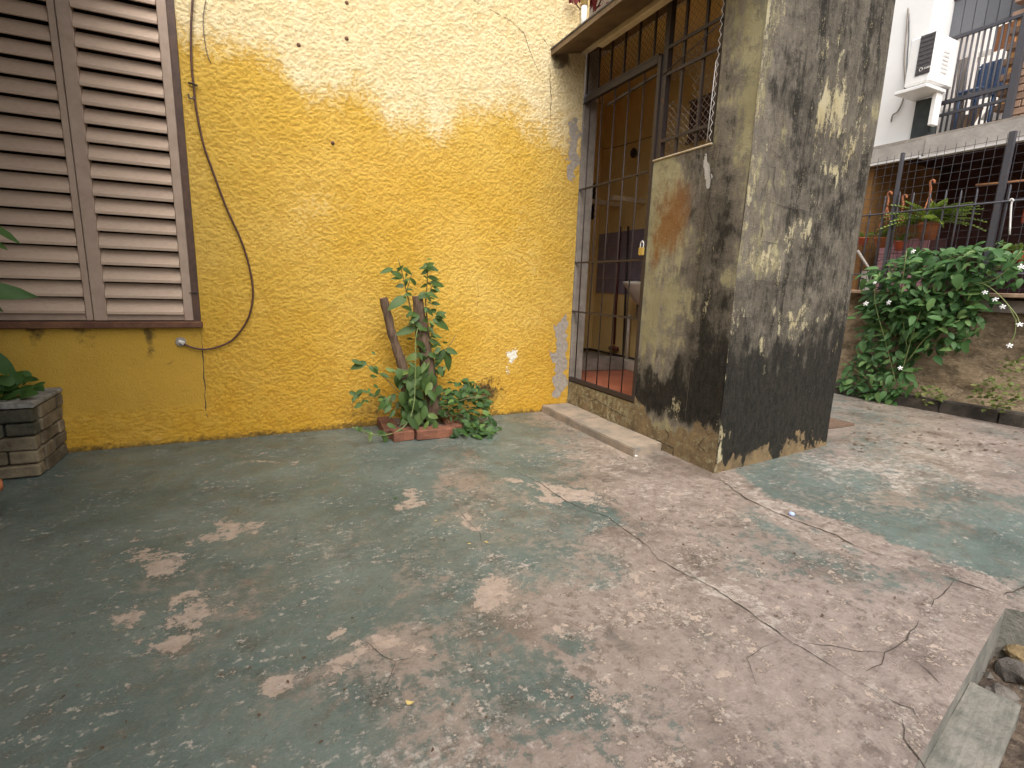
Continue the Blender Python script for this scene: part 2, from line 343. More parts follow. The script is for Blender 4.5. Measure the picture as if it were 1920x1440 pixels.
MATS.update(
    wall=m_wall(), floor=m_floor(), mould=m_mould(), soil=m_soil(), bank=m_bank(),
    crack=simple('crack_dirt', (.030, .024, .019), (.085, .065, .050), 60, .95),
    joint=simple('cement_joint', (.33, .27, .225), (.46, .39, .33), 18, .85, .004, 80),
    concrete=simple('old_concrete', (.27, .235, .20), (.42, .365, .305), 9, .85, .004, 70),
    step=simple('step_cement', (.20, .175, .145), (.37, .29, .215), 7, .8, .004, 60),
    slat=simple('slat_paint', (.45, .322, .232), (.51, .375, .277), 10, .55, .0012, 50, vec=(3, 1, 14), rnd=.1),
    shutter=simple('shutter_paint', (.34, .245, .18), (.41, .30, .228), 12, .55, .0012, 60),
    brownframe=simple('brown_frame', (.05, .026, .017), (.10, .05, .03), 14, .6, .0015, 70),
    sill=simple('rusty_sill', (.09, .035, .018), (.17, .075, .035), 16, .7, .002, 80),
    darkroom=simple('dark_void', (.012, .010, .009), (.02, .017, .015), 6, .95),
    cable=simple('brown_cable', (.06, .022, .015), (.10, .04, .028), 30, .5),
    wire=simple('grey_wire', (.10, .08, .06), (.16, .13, .10), 30, .5),
    whiteplastic=simple('white_plastic', (.62, .60, .56), (.74, .72, .68), 14, .45),
    iron=m_metal('dark_iron', (.026, .019, .018), (.050, .036, .033), (.095, .042, .022)),
    irondark=m_metal('painted_steel', (.05, .05, .06), (.085, .083, .095), (.09, .045, .03)),
    galv=m_metal('mesh_wire', (.20, .16, .12), (.36, .30, .24), (.16, .075, .035)),
    brass=m_metal('brass', (.42, .28, .06), (.55, .38, .10), (.22, .13, .03), .35),
    slab=simple('slab_underside', (.10, .062, .030), (.19, .125, .065), 6, .85, .006, 40),
    cream=simple('cream_paint', (.46, .37, .25), (.60, .50, .36), 9, .65, .002, 60),
    interior=simple('interior_yellow', (.66, .47, .18), (.74, .55, .24), 3, .85, .003, 50),
    purple=simple('purple_tile', (.20, .165, .20), (.26, .22, .26), 5, .4),
    basin=simple('basin_ceramic', (.58, .52, .42), (.70, .64, .54), 8, .25),
    maroon=simple('maroon_pipe', (.085, .016, .012), (.14, .028, .02), 18, .5),
    redfloor=simple('red_cement', (.34, .10, .055), (.46, .16, .09), 6, .45, .002, 60),
    graycem=simple('grey_cement', (.20, .175, .15), (.32, .28, .24), 9, .85, .004, 60),
    wood=simple('old_wood', (.075, .046, .028), (.18, .112, .070), 9, .85, .004, 40, vec=(6, 6, 1)),
    twig=simple('green_twig', (.10, .085, .03), (.17, .15, .06), 20, .7),
    darktwig=simple('dry_twig', (.035, .02, .012), (.09, .055, .03), 30, .9),
    vine=simple('vine_stem', (.13, .17, .05), (.22, .26, .09), 20, .6),
    brick=simple('red_brick', (.115, .045, .026), (.22, .085, .045), 12, .85, .005, 60, rnd=.3),
    block=simple('planter_stone', (.085, .064, .038), (.23, .18, .11), 8, .9, .008, 45, rnd=.3),
    blockcap=simple('planter_cap', (.13, .12, .105), (.40, .38, .34), 12, .9, .006, 50),
    mossblock=simple('mossy_stone', (.030, .032, .020), (.11, .095, .06), 9, .95, .008, 45, rnd=.3),
    terra=simple('terracotta', (.34, .115, .045), (.47, .17, .07), 9, .75, .002, 60),
    terra2=simple('red_plastic_pot', (.42, .075, .03), (.52, .11, .045), 9, .5),
    leafA=m_leaf('shrub_leaf', (.045, .088, .022), (.080, .140, .036), (.17, .24, .06)),
    leafB=m_leaf('bush_leaf', (.030, .072, .020), (.060, .125, .034), (.14, .23, .06)),
    leafC=m_leaf('climber_leaf', (.040, .105, .032), (.085, .175, .058), (.20, .32, .11)),
    leafD=m_leaf('planter_leaf', (.038, .095, .022), (.065, .14, .035), (.10, .20, .05)),
    fern=m_leaf('fern_leaf', (.15, .22, .045), (.24, .33, .08), (.33, .40, .12)),
    redleaf=m_leaf('dark_red_leaf', (.10, .012, .012), (.17, .025, .022), (.30, .12, .10)),
    petal=simple('white_petal', (.80, .80, .78), (.86, .86, .84), 10, .6),
    kerb=simple('mossy_kerb', (.022, .018, .014), (.075, .06, .045), 8, .9, .006, 50, rnd=.25),
    fascia=simple('fascia_cement', (.30, .27, .245), (.42, .385, .35), 5, .85, .003, 50),
    whitewall=simple('white_wall', (.80, .79, .77), (.84, .83, .81), 4, .85),
    metaltrim=simple('light_trim', (.55, .53, .51), (.66, .64, .62), 9, .5),
    veranda=simple('maroon_wall', (.060, .024, .022), (.095, .040, .036), 4, .8),
    pinktile=simple('pink_tile', (.52, .26, .32), (.62, .34, .40), 9, .4, rnd=.2),
    ochrewall=simple('ochre_wall', (.20, .10, .03), (.30, .155, .05), 5, .85),
    greydoor=simple('grey_door', (.125, .13, .145), (.165, .17, .185), 3, .55, rnd=.12),
    blue=simple('blue_plastic', (.06, .115, .24), (.085, .15, .29), 9, .4),
    greenblack=simple('dark_green_post', (.02, .026, .026), (.05, .06, .058), 9, .7),
    acwhite=simple('ac_casing', (.76, .75, .73), (.82, .81, .79), 7, .45),
    acgrille=simple('ac_grille', (.055, .05, .052), (.10, .092, .095), 60, .6),
    orange=simple('orange_cloth', (.50, .22, .10), (.60, .30, .15), 9, .8),
    plankA=simple('grey_plank', (.22, .19, .17), (.32, .28, .25), 9, .85, vec=(5, 5, 1)),
    plankB=simple('tan_plank', (.32, .21, .14), (.45, .31, .21), 9, .85, vec=(5, 5, 1)),
    rubble=simple('yellow_rubble', (.10, .07, .032), (.26, .18, .085), 14, .9, .01, 40),
    ledge=simple('stained_ledge', (.105, .105, .088), (.215, .195, .165), 9, .85, .006, 60),
    stone=simple('grey_stone', (.075, .064, .054), (.155, .135, .115), 10, .9, .01, 40, rnd=.3),
    litter=simple('dry_leaf', (.055, .030, .018), (.13, .075, .04), 30, .85),
    yellowleaf=simple('yellow_leaf', (.45, .33, .10), (.58, .44, .16), 30, .7),
)

# ================================================================== THE PLACE
YW = 3.50            # face of the yellow wall
XG = 2.21            # plane of the porch gate
WX1 = -0.36          # right side of the window
WX0 = -1.345
WZ0, WZ1 = 0.70, 2.56

# ------------------------------------------------------------------ ground and floor
g = py_obj('ground', [(-60, -60, -.45), (60, -60, -.45), (60, 60, -.45), (-60, 60, -.45)], [(0, 1, 2, 3)], MATS['soil']); tag(g, kind='structure')

PIT = floor_at(1885, 1140); PA = floor_at(1719, 1432)
dirA = (PA - PIT).normalized(); nA = Vector((0, 0, 1)).cross(dirA)          # edge running to the lower right of the photo
pit2 = floor_at(1925, 1149); dirB = (pit2 - PIT).normalized()
if nA.dot(dirB) < 0: nA = -nA                                        # nA points into the pit
nB = Vector((0, 0, 1)).cross(dirB)
if nB.dot(dirA) < 0: nB = -nB
def build_floor():
    xs = np.arange(-3.2, 5.45, 0.02); ys = np.concatenate([np.arange(-3.0, 0.2, .1), np.arange(0.2, 3.62, 0.018)])
    X, Y = np.meshgrid(xs, ys); nx, ny = len(xs), len(ys)
    V = np.c_[X.ravel(), Y.ravel(), np.zeros(nx * ny)]
    i = np.arange(ny - 1)[:, None] * nx + np.arange(nx - 1)[None]
    Fq = np.stack([i, i + 1, i + nx + 1, i + nx], -1).reshape(-1, 4)
    # drop cells well inside the pit, cut the boundary cells exactly
    ce = V[Fq].mean(1); P0 = np.array(PIT)
    a = (ce - P0) @ np.array(nA); b = (ce - P0) @ np.array(nB)
    Fq = Fq[~((a > .06) & (b > .06))]
    me = bpy.data.meshes.new('floor'); me.from_pydata(V.tolist(), [], Fq.tolist())
    bm = bmesh.new(); bm.from_mesh(me)
    for nn, dd in ((nA, nB), (nB, nA)):
        geo = [f for f in bm.faces if abs((f.calc_center_median() - PIT).dot(nn)) < .12 and (f.calc_center_median() - PIT).dot(dd) > -.12]
        es = {e for f in geo for e in f.edges}; vs = {v for f in geo for v in f.verts}
        bmesh.ops.bisect_plane(bm, geom=list(vs) + list(es) + geo, plane_co=PIT, plane_no=nn)
    dead = [f for f in bm.faces if (f.calc_center_median() - PIT).dot(nA) > 1e-4 and (f.calc_center_median() - PIT).dot(nB) > 1e-4]
    bmesh.ops.delete(bm, geom=dead, context='FACES')
    bm.to_mesh(me); bm.free()
    o = mesh_obj('courtyard_floor', me, MATS['floor']); tag(o, kind='structure')
    n = len(me.vertices); co = np.empty(n * 3); me.vertices.foreach_get('co', co); co = co.reshape(-1, 3)
    px = warp(to_px(co), co[:, 0], co[:, 1], np.array([[70., 40.]]), 5.0)
    G = [(50,950,.95),(300,900,.95),(600,880,.95),(800,880,1),(950,840,.9),(200,1050,.88),(500,980,.8),(640,1040,.85),(760,950,.85),(900,940,.5),(860,908,.3),(1000,940,.4),(1080,945,.75),(1150,900,.2),(1250,950,.1),(1200,1050,.15),(1000,1020,.6),(850,1030,.7),(1100,1060,.5),(950,1090,.3),(800,1100,.75),(700,1130,.95),(880,1150,.45),(1050,1150,.15),(1200,1150,.05),(1150,1210,.15),(900,1230,.6),(980,1270,.7),(1060,1330,.62),(750,1200,.35),(620,1260,.45),(560,1180,.85),(400,1150,.68),(300,1180,.66),(100,1150,.9),(100,1300,.88),(300,1300,.82),(450,1400,.8),(600,1400,.72),(800,1400,.5),(950,1430,.4),(1100,1430,.25),(1300,1400,.15),(1500,1400,.2),(1400,1250,.1),(1300,1150,.05),(1500,1150,.1),(1600,1250,.05),(1700,1200,.05),(1400,1000,.35),(1500,1000,.6),(1600,1030,.5),(1340,950,.1),(1450,930,.7),(1550,950,.65),(1700,1000,.72),(1850,1050,.85),(1600,900,.6),(1700,880,.3),(1600,850,.3),(1800,850,.12),(1880,900,.3),(1750,930,.5),(1900,980,.75),(1650,790,.45),(1800,810,.1),(1850,1150,.1),(1130,830,.15),(1050,800,.35),(1000,860,.7),(950,1000,.6),(1490,890,.6)]
    gr = field(px, G, 35); patch = .10 + .27 * (1 - gr)
    for b in ((770,938,22,18,40),(406,984,55,22,-12),(312,1048,48,30,10),(359,1138,70,18,-12),(227,1176,35,16,-25),(331,1199,75,20,-18),(515,852,36,7,-5),(628,1161,28,10,-10),(543,1275,45,25,-25),(661,1232,60,24,-15),(742,1204,55,26,10),(905,1110,50,30,0),(1150,830,70,20,20),(940,905,60,7,-4),(1060,930,60,18,20),(870,975,30,10,15)):
        patch = np.maximum(patch, .86 * blob(px, *b, soft=.75))
    for b in ((1075,1205,34,18,0),(1080,955,70,10,28),(1010,910,60,8,25)): gr += .7 * blob(px, *b, soft=.9)
    gr = gr + fbm(co[:, 0], co[:, 1], 2.6, 40) * .2; patch = patch + fbm(co[:, 0], co[:, 1], 9, 50) * .25
    C1 = [(1250,1062),(1340,1112),(1470,1205),(1600,1285),(1720,1372)]; C2 = [(1340,893),(1400,925),(1500,975),(1700,1045),(1880,1112)]
    gr -= .5 * near_line(px, C1, 16) + .45 * near_line(px, C2, 13)
    pale = .18 + .30 * near_line(px, C1, 14) + .25 * near_line(px, C2, 10)
    for b in ((960,845,40,8,0),(620,1040,90,18,5),(920,1030,60,14,10),(880,1060,80,16,-5),(1600,890,110,16,6),(1440,905,60,8,5),(1780,840,110,10,8),(1680,905,60,6,10),(1450,950,40,10,25),(1150,1000,70,18,25),(640,1420,120,25,0),(830,1440,120,30,0),(560,1100,60,12,-15),(1750,860,140,30,5),(1620,880,120,25,5),(1250,930,120,40,15),(1100,860,80,25,20),(1330,1090,120,50,25),(1100,1090,90,30,5),(640,1000,80,30,0),(900,1380,160,50,0)): pale = pale + .26 * blob(px, *b, soft=.8)
    pink = field(px, [(1250,950,.7),(1250,1100,.6),(1500,1200,1),(1700,1150,1),(1650,1280,1),(1500,1400,.9),(1300,1300,.8),(1100,1200,.7),(900,1150,.4),(700,1220,.6),(320,1050,.7),(1100,850,.2),(1700,870,.1),(1400,880,.5),(1500,850,.8),(1900,800,.9)], 60)
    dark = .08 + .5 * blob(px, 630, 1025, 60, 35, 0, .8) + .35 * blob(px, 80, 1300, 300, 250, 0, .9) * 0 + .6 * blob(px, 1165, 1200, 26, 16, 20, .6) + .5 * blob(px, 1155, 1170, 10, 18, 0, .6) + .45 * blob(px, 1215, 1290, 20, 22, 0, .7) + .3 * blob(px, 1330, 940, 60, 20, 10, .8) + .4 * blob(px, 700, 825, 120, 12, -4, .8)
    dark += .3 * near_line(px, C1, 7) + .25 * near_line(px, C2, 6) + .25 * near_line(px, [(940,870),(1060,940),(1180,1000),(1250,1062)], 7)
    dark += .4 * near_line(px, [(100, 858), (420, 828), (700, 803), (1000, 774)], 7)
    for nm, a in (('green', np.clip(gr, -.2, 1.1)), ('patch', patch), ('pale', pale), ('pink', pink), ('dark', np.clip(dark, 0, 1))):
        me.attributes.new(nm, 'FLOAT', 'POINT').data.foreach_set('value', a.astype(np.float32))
    return o
FLOOR = build_floor()

def crack_on_floor(pl, w=.004):
    V, Fc = ribbon([floor_at(*p) for p in pl], (0, 0, 1), w * .62, .0025); py_obj('crack', V, Fc, MATS['crack'], FLOOR)
crack_on_floor([(940,870),(985,893),(1010,905),(1060,940),(1100,957),(1140,970),(1180,1000),(1215,1025),(1235,1050),(1290,1080),(1340,1105),(1400,1145),(1470,1195),(1510,1220),(1600,1275),(1660,1310),(1690,1350)], .0035)
crack_on_floor([(1660,1310),(1690,1325),(1712,1330),(1722,1352)], .003)
crack_on_floor([(1690,1350),(1694,1385),(1715,1410),(1732,1440),(1745,1480)], .0045)
crack_on_floor([(1345,897),(1400,935),(1450,960),(1500,980),(1560,1000),(1600,1022),(1650,1040),(1697,1050)], .006)
crack_on_floor([(1770,1082),(1790,1088),(1830,1102),(1875,1115)], .005)
crack_on_floor([(1880,1116),(1900,1110),(1930,1095)], .005)
crack_on_floor([(1790,1088),(1780,1105),(1750,1125),(1743,1140)], .004)
crack_on_floor([(1722,1165),(1700,1200),(1660,1225),(1650,1245),(1622,1260)], .004)
crack_on_floor([(1500,1205),(1560,1212),(1610,1222),(1660,1225)], .0025)
crack_on_floor([(1700,1230),(1740,1258),(1770,1290)], .002)
crack_on_floor([(1470,1200),(1430,1215),(1400,1235),(1420,1290)], .0015)
crack_on_floor([(680,1199),(718,1232),(741,1242),(737,1256),(716,1303)], .0016)
crack_on_floor([(741,1242),(770,1235),(785,1220)], .0016)
crack_on_floor([(850,940),(870,970),(900,1000),(905,1040)], .0014)
crack_on_floor([(1500,852),(1560,858),(1620,868)], .004)

# unseen roof and walls, added to shade the window side of the yard
cp = thing('added_shade_roof', (-2.0, 1.0, 0), 'unseen corrugated roof on steel posts, added to shade the window side of the yard', 'added_shade_roof')
bm = bmesh.new(); xs_ = np.arange(-3.15, -.62, .019); rows_ = []
for yy in (-2.5, YW - .01): rows_.append([bm.verts.new((x, yy, 2.80 + .009 * math.sin(x * 83))) for x in xs_])
for i in range(len(xs_) - 1): bm.faces.new((rows_[0][i], rows_[0][i + 1], rows_[1][i + 1], rows_[1][i]))
obj('shade_sheet', bm, MATS['graycem'], cp, True)
for yy in (-2.3, -.6): box_obj('post', (-.80, -.74, yy, yy + .06, 0, 2.78), MATS['irondark'], cp)
o = box_obj('added_shade_wall', (-3.3, -3.16, -4, YW + .2, 0, 2.9), MATS['graycem']); tag(o, 'unseen grey cement wall, added to shade the left of the yard', 'wall')  # out of view, added to darken the left side
o = box_obj('added_rear_wall', (-3.15, -.3, -3.2, -3.05, 0, 3.4), MATS['graycem']); tag(o, 'unseen grey cement wall behind the camera, added to block sky light', 'wall')  # added behind the camera to keep sky light off the left

def rv_(s_): return Vector((random.uniform(-s_, s_), random.uniform(-s_, s_), random.uniform(-s_, s_)))
# ------------------------------------------------------------------ pit at the broken edge of the slab
def q(a, b, z): return PIT + dirA * a + nA * b + Vector((0, 0, z))
bm = bmesh.new()
def quadbox(bm, a0, a1, b0, b1, z0, z1, jit=0.0):
    vs = [bm.verts.new(q(a, b, z) + Vector([random.uniform(-jit, jit) for _ in range(3)])) for a in (a0, a1) for b in (b0, b1) for z in (z0, z1)]
    for f in ((0, 1, 3, 2), (4, 6, 7, 5), (0, 4, 5, 1), (2, 3, 7, 6), (0, 2, 6, 4), (1, 5, 7, 3)): bm.faces.new([vs[i] for i in f])
quadbox(bm, -.02, 2.4, -.10, .0, -.35, -.001)
o = obj('slab_edge', bm, MATS['ledge'], FLOOR)
bm = bmesh.new(); e0 = PIT - dirA * .0; e1 = PIT + dirB * 1.6; dn = -nB * .1
vs = [bm.verts.new(p + Vector((0, 0, z))) for p in (e0, e1, e1 + dn, e0 + dn) for z in (-.35, -.001)]
for f in ((0, 1, 3, 2), (2, 3, 5, 4), (4, 5, 7, 6), (6, 7, 1, 0), (0, 2, 4, 6), (1, 7, 5, 3)): bm.faces.new([vs[i] for i in f])
obj('slab_edge', bm, MATS['ledge'], FLOOR)
led = bmesh.new(); _b = bm; bm = led
quadbox(led, .42, 2.3, .002, .105, -.33, -.060)
bmesh.ops.subdivide_edges(led, edges=led.edges[:], cuts=14, use_grid_fill=True)
for v in led.verts: v.co += rv_(.0008)
bmesh.ops.bevel(led, geom=led.edges[:], offset=.008, segments=2, affect='EDGES')
o = obj('drain_kerb', led, MATS['ledge']); tag(o, 'narrow grey cement ledge along the broken floor edge above the soil', 'ledge')
# soil heap
gv = []; gf = []
for _ in range(900):
    a_ = random.uniform(.1, 2.2); b_ = random.uniform(.12, .9) if a_ > .42 else random.uniform(.02, .9); c_ = q(a_, b_, -.085 + random.uniform(-.02, .015)); r_ = random.choice((.004, .006, .009, .014)) * random.uniform(.7, 1.2); k_ = len(gv)
    for d_ in ((1, 0, 0), (0, 1, 0), (-1, 0, 0), (0, -1, 0), (0, 0, .8), (0, 0, -.8)): gv.append(tuple(c_ + Vector(d_) * r_ * random.uniform(.7, 1.3)))
    for f_ in ((0, 1, 4), (1, 2, 4), (2, 3, 4), (3, 0, 4), (1, 0, 5), (2, 1, 5), (3, 2, 5), (0, 3, 5)): gf.append(tuple(k_ + i for i in f_))
g_ = py_obj('gravel', gv, gf, MATS['stone']); tag(g_, 'dark fine gravel strewn over the soil below the floor edge', 'gravel', kind='stuff')
def soil_patch():
    na, nb = 110, 90; A = np.linspace(-.7, 2.6, na); B = np.linspace(.0, 1.7, nb); V = []; 
    from mathutils import noise as mn
    for a in A:
        for b in B:
            p = q(a, b, 0); h = mn.fractal(Vector((p.x * 7, p.y * 7, 3.1)), 1.0, 2.0, 5) * .030
            z = -.17 + .07 * min(1, max(0, (a - .15) / .5)) + .05 * min(1, max(0, (b - .1) / .4)) + h
            V.append((p.x, p.y, z))
    Fc = [(i * nb + j, (i + 1) * nb + j, (i + 1) * nb + j + 1, i * nb + j + 1) for i in range(na - 1) for j in range(nb - 1)]
    o = py_obj('soil', V, Fc, MATS['soil'], smooth=True); tag(o, kind='structure')
soil_patch()
def rock(name, c, r, mat, sq=(1, 1, .7), parent=None):
    bm = bmesh.new(); bmesh.ops.create_icosphere(bm, subdivisions=2, radius=1)
    from mathutils import noise as mn
    off = Vector((random.random() * 50, 0, 0))
    for v in bm.verts:
        k = 1 + .35 * mn.noise(v.co * 1.3 + off); v.co = Vector((v.co.x * sq[0], v.co.y * sq[1], v.co.z * sq[2])) * r * k + Vector(c)
    return obj(name, bm, mat, parent)
r_ = rock('rubble_lump', floor_at(1922, 1228, -.14), .045, MATS['rubble'], (1.4, 1.2, .5)); tag(r_, 'ochre yellow lump of broken rubble on the soil', 'rubble')
r_ = rock('stone', q(.10, .06, -.15), .048, MATS['stone']); tag(r_, 'flat grey stone against the slab edge in the pit corner', 'stone')
r_ = rock('stone', q(.27, .055, -.15), .040, MATS['stone']); tag(r_, 'small grey stone wedged beside the cement ledge end', 'stone')
r_ = rock('pebble', floor_at(1815, 1402, -.10), .012, MATS['whiteplastic']); tag(r_, 'small white pebble lying on the dark soil', 'pebble')

# ------------------------------------------------------------------ yellow wall
def grid_mesh(us, vs, fn, hole=None):
    nu, nv = len(us), len(vs); V = [fn(u, v) for v in vs for u in us]; Fc = []
    for j in range(nv - 1):
        for i in range(nu - 1):
            if hole and hole((us[i] + us[i + 1]) / 2, (vs[j] + vs[j + 1]) / 2): continue
            Fc.append((j * nu + i, j * nu + i + 1, (j + 1) * nu + i + 1, (j + 1) * nu + i))
    return V, Fc
def seg(*a):
    out = []
    for x0, x1, d in a: out += list(np.linspace(x0, x1, max(2, int(abs(x1 - x0) / d) + 1)))[:-1]
    return out + [a[-1][1]]
def set_attr(me, **kw):
    for k, a in kw.items(): me.attributes.new(k, 'FLOAT', 'POINT').data.foreach_set('value', np.asarray(a, np.float32))
def coords(me):
    co = np.empty(len(me.vertices) * 3); me.vertices.foreach_get('co', co); return co.reshape(-1, 3)
XC = 2.195          # outer corner of the yellow wall
wall = thing('house_wall', (0.5, YW, 0), 'yellow rough-rendered house wall faded to cream at its top', 'wall')
def np_grid(us, vs, hole=None):
    us, vs = np.array(us), np.array(vs); U, W_ = np.meshgrid(us, vs); nu = len(us)
    i = np.arange(len(vs) - 1)[:, None] * nu + np.arange(nu - 1)[None]; Q = np.stack([i, i + 1, i + nu + 1, i + nu], -1).reshape(-1, 4)
    cu = (us[:-1] + us[1:]) / 2; cv = (vs[:-1] + vs[1:]) / 2; CU, CV = np.meshgrid(cu, cv)
    if hole is not None: Q = Q[~hole(CU.ravel(), CV.ravel())]
    return U.ravel(), W_.ravel(), Q
def np_obj(name, V, Q, mat, parent):
    me = bpy.data.meshes.new(name); me.vertices.add(len(V)); me.vertices.foreach_set('co', V.astype(np.float32).ravel())
    me.loops.add(Q.size); me.loops.foreach_set('vertex_index', Q.astype(np.int32).ravel())
    me.polygons.add(len(Q)); me.polygons.foreach_set('loop_start', np.arange(0, Q.size, 4, dtype=np.int32)); me.polygons.foreach_set('use_smooth', np.ones(len(Q), bool))
    me.update(calc_edges=True); return mesh_obj(name, me, mat, parent)
u_, v_, Q_ = np_grid(seg((-3.2, WX0, .05), (WX0, WX1, .009), (WX1, XC, .0047)), seg((-.01, WZ0, .0047), (WZ0, WZ1, .0047), (WZ1, 3.15, .0047), (3.15, 4.6, .05)), lambda u, v: (u > WX0) & (u < WX1) & (v > WZ0) & (v < WZ1))
_wu = u_ + .011 * vnoise(u_, v_, 26, 5) + .010 * vnoise(u_, v_, 60, 6); _wv = v_ + .009 * vnoise(u_, v_, 30, 7) + .008 * vnoise(u_, v_, 60, 8)
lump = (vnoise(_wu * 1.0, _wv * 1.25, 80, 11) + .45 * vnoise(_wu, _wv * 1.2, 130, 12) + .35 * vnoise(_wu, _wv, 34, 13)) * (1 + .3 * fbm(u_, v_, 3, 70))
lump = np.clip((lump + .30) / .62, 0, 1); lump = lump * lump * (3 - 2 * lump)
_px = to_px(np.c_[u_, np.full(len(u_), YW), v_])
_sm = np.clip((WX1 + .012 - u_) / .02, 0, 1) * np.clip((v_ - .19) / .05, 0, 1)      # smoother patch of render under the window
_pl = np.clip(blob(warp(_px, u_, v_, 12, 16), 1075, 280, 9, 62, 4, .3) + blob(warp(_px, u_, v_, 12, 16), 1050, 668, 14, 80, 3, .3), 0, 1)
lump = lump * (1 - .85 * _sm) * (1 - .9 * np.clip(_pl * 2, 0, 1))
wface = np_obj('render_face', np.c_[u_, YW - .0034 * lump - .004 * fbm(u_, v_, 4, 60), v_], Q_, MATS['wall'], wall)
px = warp(_px, u_, v_, 26, 5.0); zz = v_; xx = u_
bnd = np.interp(px[:, 0], [300, 360, 420, 540, 565, 600, 640, 660, 690, 720, 745, 800, 830, 860, 900, 960, 990, 1030, 1075, 1100], [40, 55, 70, 105, 150, 165, 165, 142, 165, 205, 212, 225, 232, 205, 196, 190, 208, 240, 258, 262])
fade = np.clip(.5 + (bnd - px[:, 1]) / 150.0, 0, 1)
fade = np.where(px[:, 0] < 300, .1, fade)
fade = fade + .18 * blob(px, 590, 380, 60, 70, 0, .9) + .12 * blob(px, 1000, 420, 60, 200, 0, .9) + .1
smooth = _sm
deep = np.clip((px[:, 1] - 560) / 260, 0, 1) * .8 + .35 * blob(px, 720, 350, 170, 120, 10, .9) + .2 * blob(px, 560, 640, 200, 130, 0, .9)
dirt = .55 * np.clip(1 - zz / .05, 0, 1) + .22 * np.clip(1 - zz / .25, 0, 1)
for b, k in (((905, 738, 26, 20, 20), .8), ((60, 625, 14, 34, 0), .7), ((150, 640, 28, 24, 0), .45), ((278, 630, 11, 40, 0), .6), ((200, 618, 180, 7, 0), .35), ((1046, 108, 15, 16, 0), 1.0), ((1062, 120, 12, 10, 0), .8), ((770, 770, 90, 40, 0), .25), ((340, 640, 14, 14, 0), .5), ((378, 650, 5, 40, 0), .4), ((690, 770, 60, 30, 0), .35)): dirt += k * blob(px, *b, soft=.6)  # patches at the eave corner paint in the shade below it
plas = _pl
chip = .95 * blob(px, 962, 664, 9, 11, 0, .5) + .5 * blob(px, 950, 690, 4, 14, 20, .5)
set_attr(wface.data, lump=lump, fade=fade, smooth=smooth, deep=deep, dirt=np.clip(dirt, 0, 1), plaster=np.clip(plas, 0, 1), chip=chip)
# reveal of the window opening and body of the wall behind the face
bm = bmesh.new()
bx(bm, WX0 - .02, WX1 + .02, YW + .26, YW + .3, WZ0 - .02, WZ1 + .02)
obj('window_back', bm, MATS['darkroom'], wall)
bm = bmesh.new()
for p in ([(WX0, 0), (WX1, 0)],):
    pass
def quad(bm, a, b, c, d): bm.faces.new([bm.verts.new(v) for v in (a, b, c, d)])
quad(bm, (WX0, YW, WZ0), (WX1, YW, WZ0), (WX1, YW + .28, WZ0), (WX0, YW + .28, WZ0))
quad(bm, (WX0, YW, WZ1), (WX1, YW, WZ1), (WX1, YW + .28, WZ1), (WX0, YW + .28, WZ1))
quad(bm, (WX0, YW, WZ0), (WX0, YW, WZ1), (WX0, YW + .28, WZ1), (WX0, YW + .28, WZ0))
quad(bm, (WX1, YW, WZ0), (WX1, YW, WZ1), (WX1, YW + .28, WZ1), (WX1, YW + .28, WZ0))
obj('window_reveal', bm, MATS['brownframe'], wall)
def crack_on_wall(pl, w):
    V, Fc = ribbon([on(x, y, 1, YW) for x, y in pl], (0, -1, 0), w, .003); py_obj('crack', V, Fc, MATS['crack'], wall)
crack_on_wall([(377,618),(379,650),(383,700),(385,740),(386,775),(392,785),(400,789)], .0028)
crack_on_wall([(880,-5),(925,22),(958,40),(982,62),(995,100),(1012,140),(1030,160)], .0015)
crack_on_wall([(1010,62),(1022,78),(1030,92)], .002)
crack_on_wall([(1030,118),(1031,150),(1033,180),(1031,235)], .0024)
crack_on_wall([(303,685),(320,680),(328,675)], .0015)
crack_on_wall([(895,525),(897,560),(892,580)], .0015)

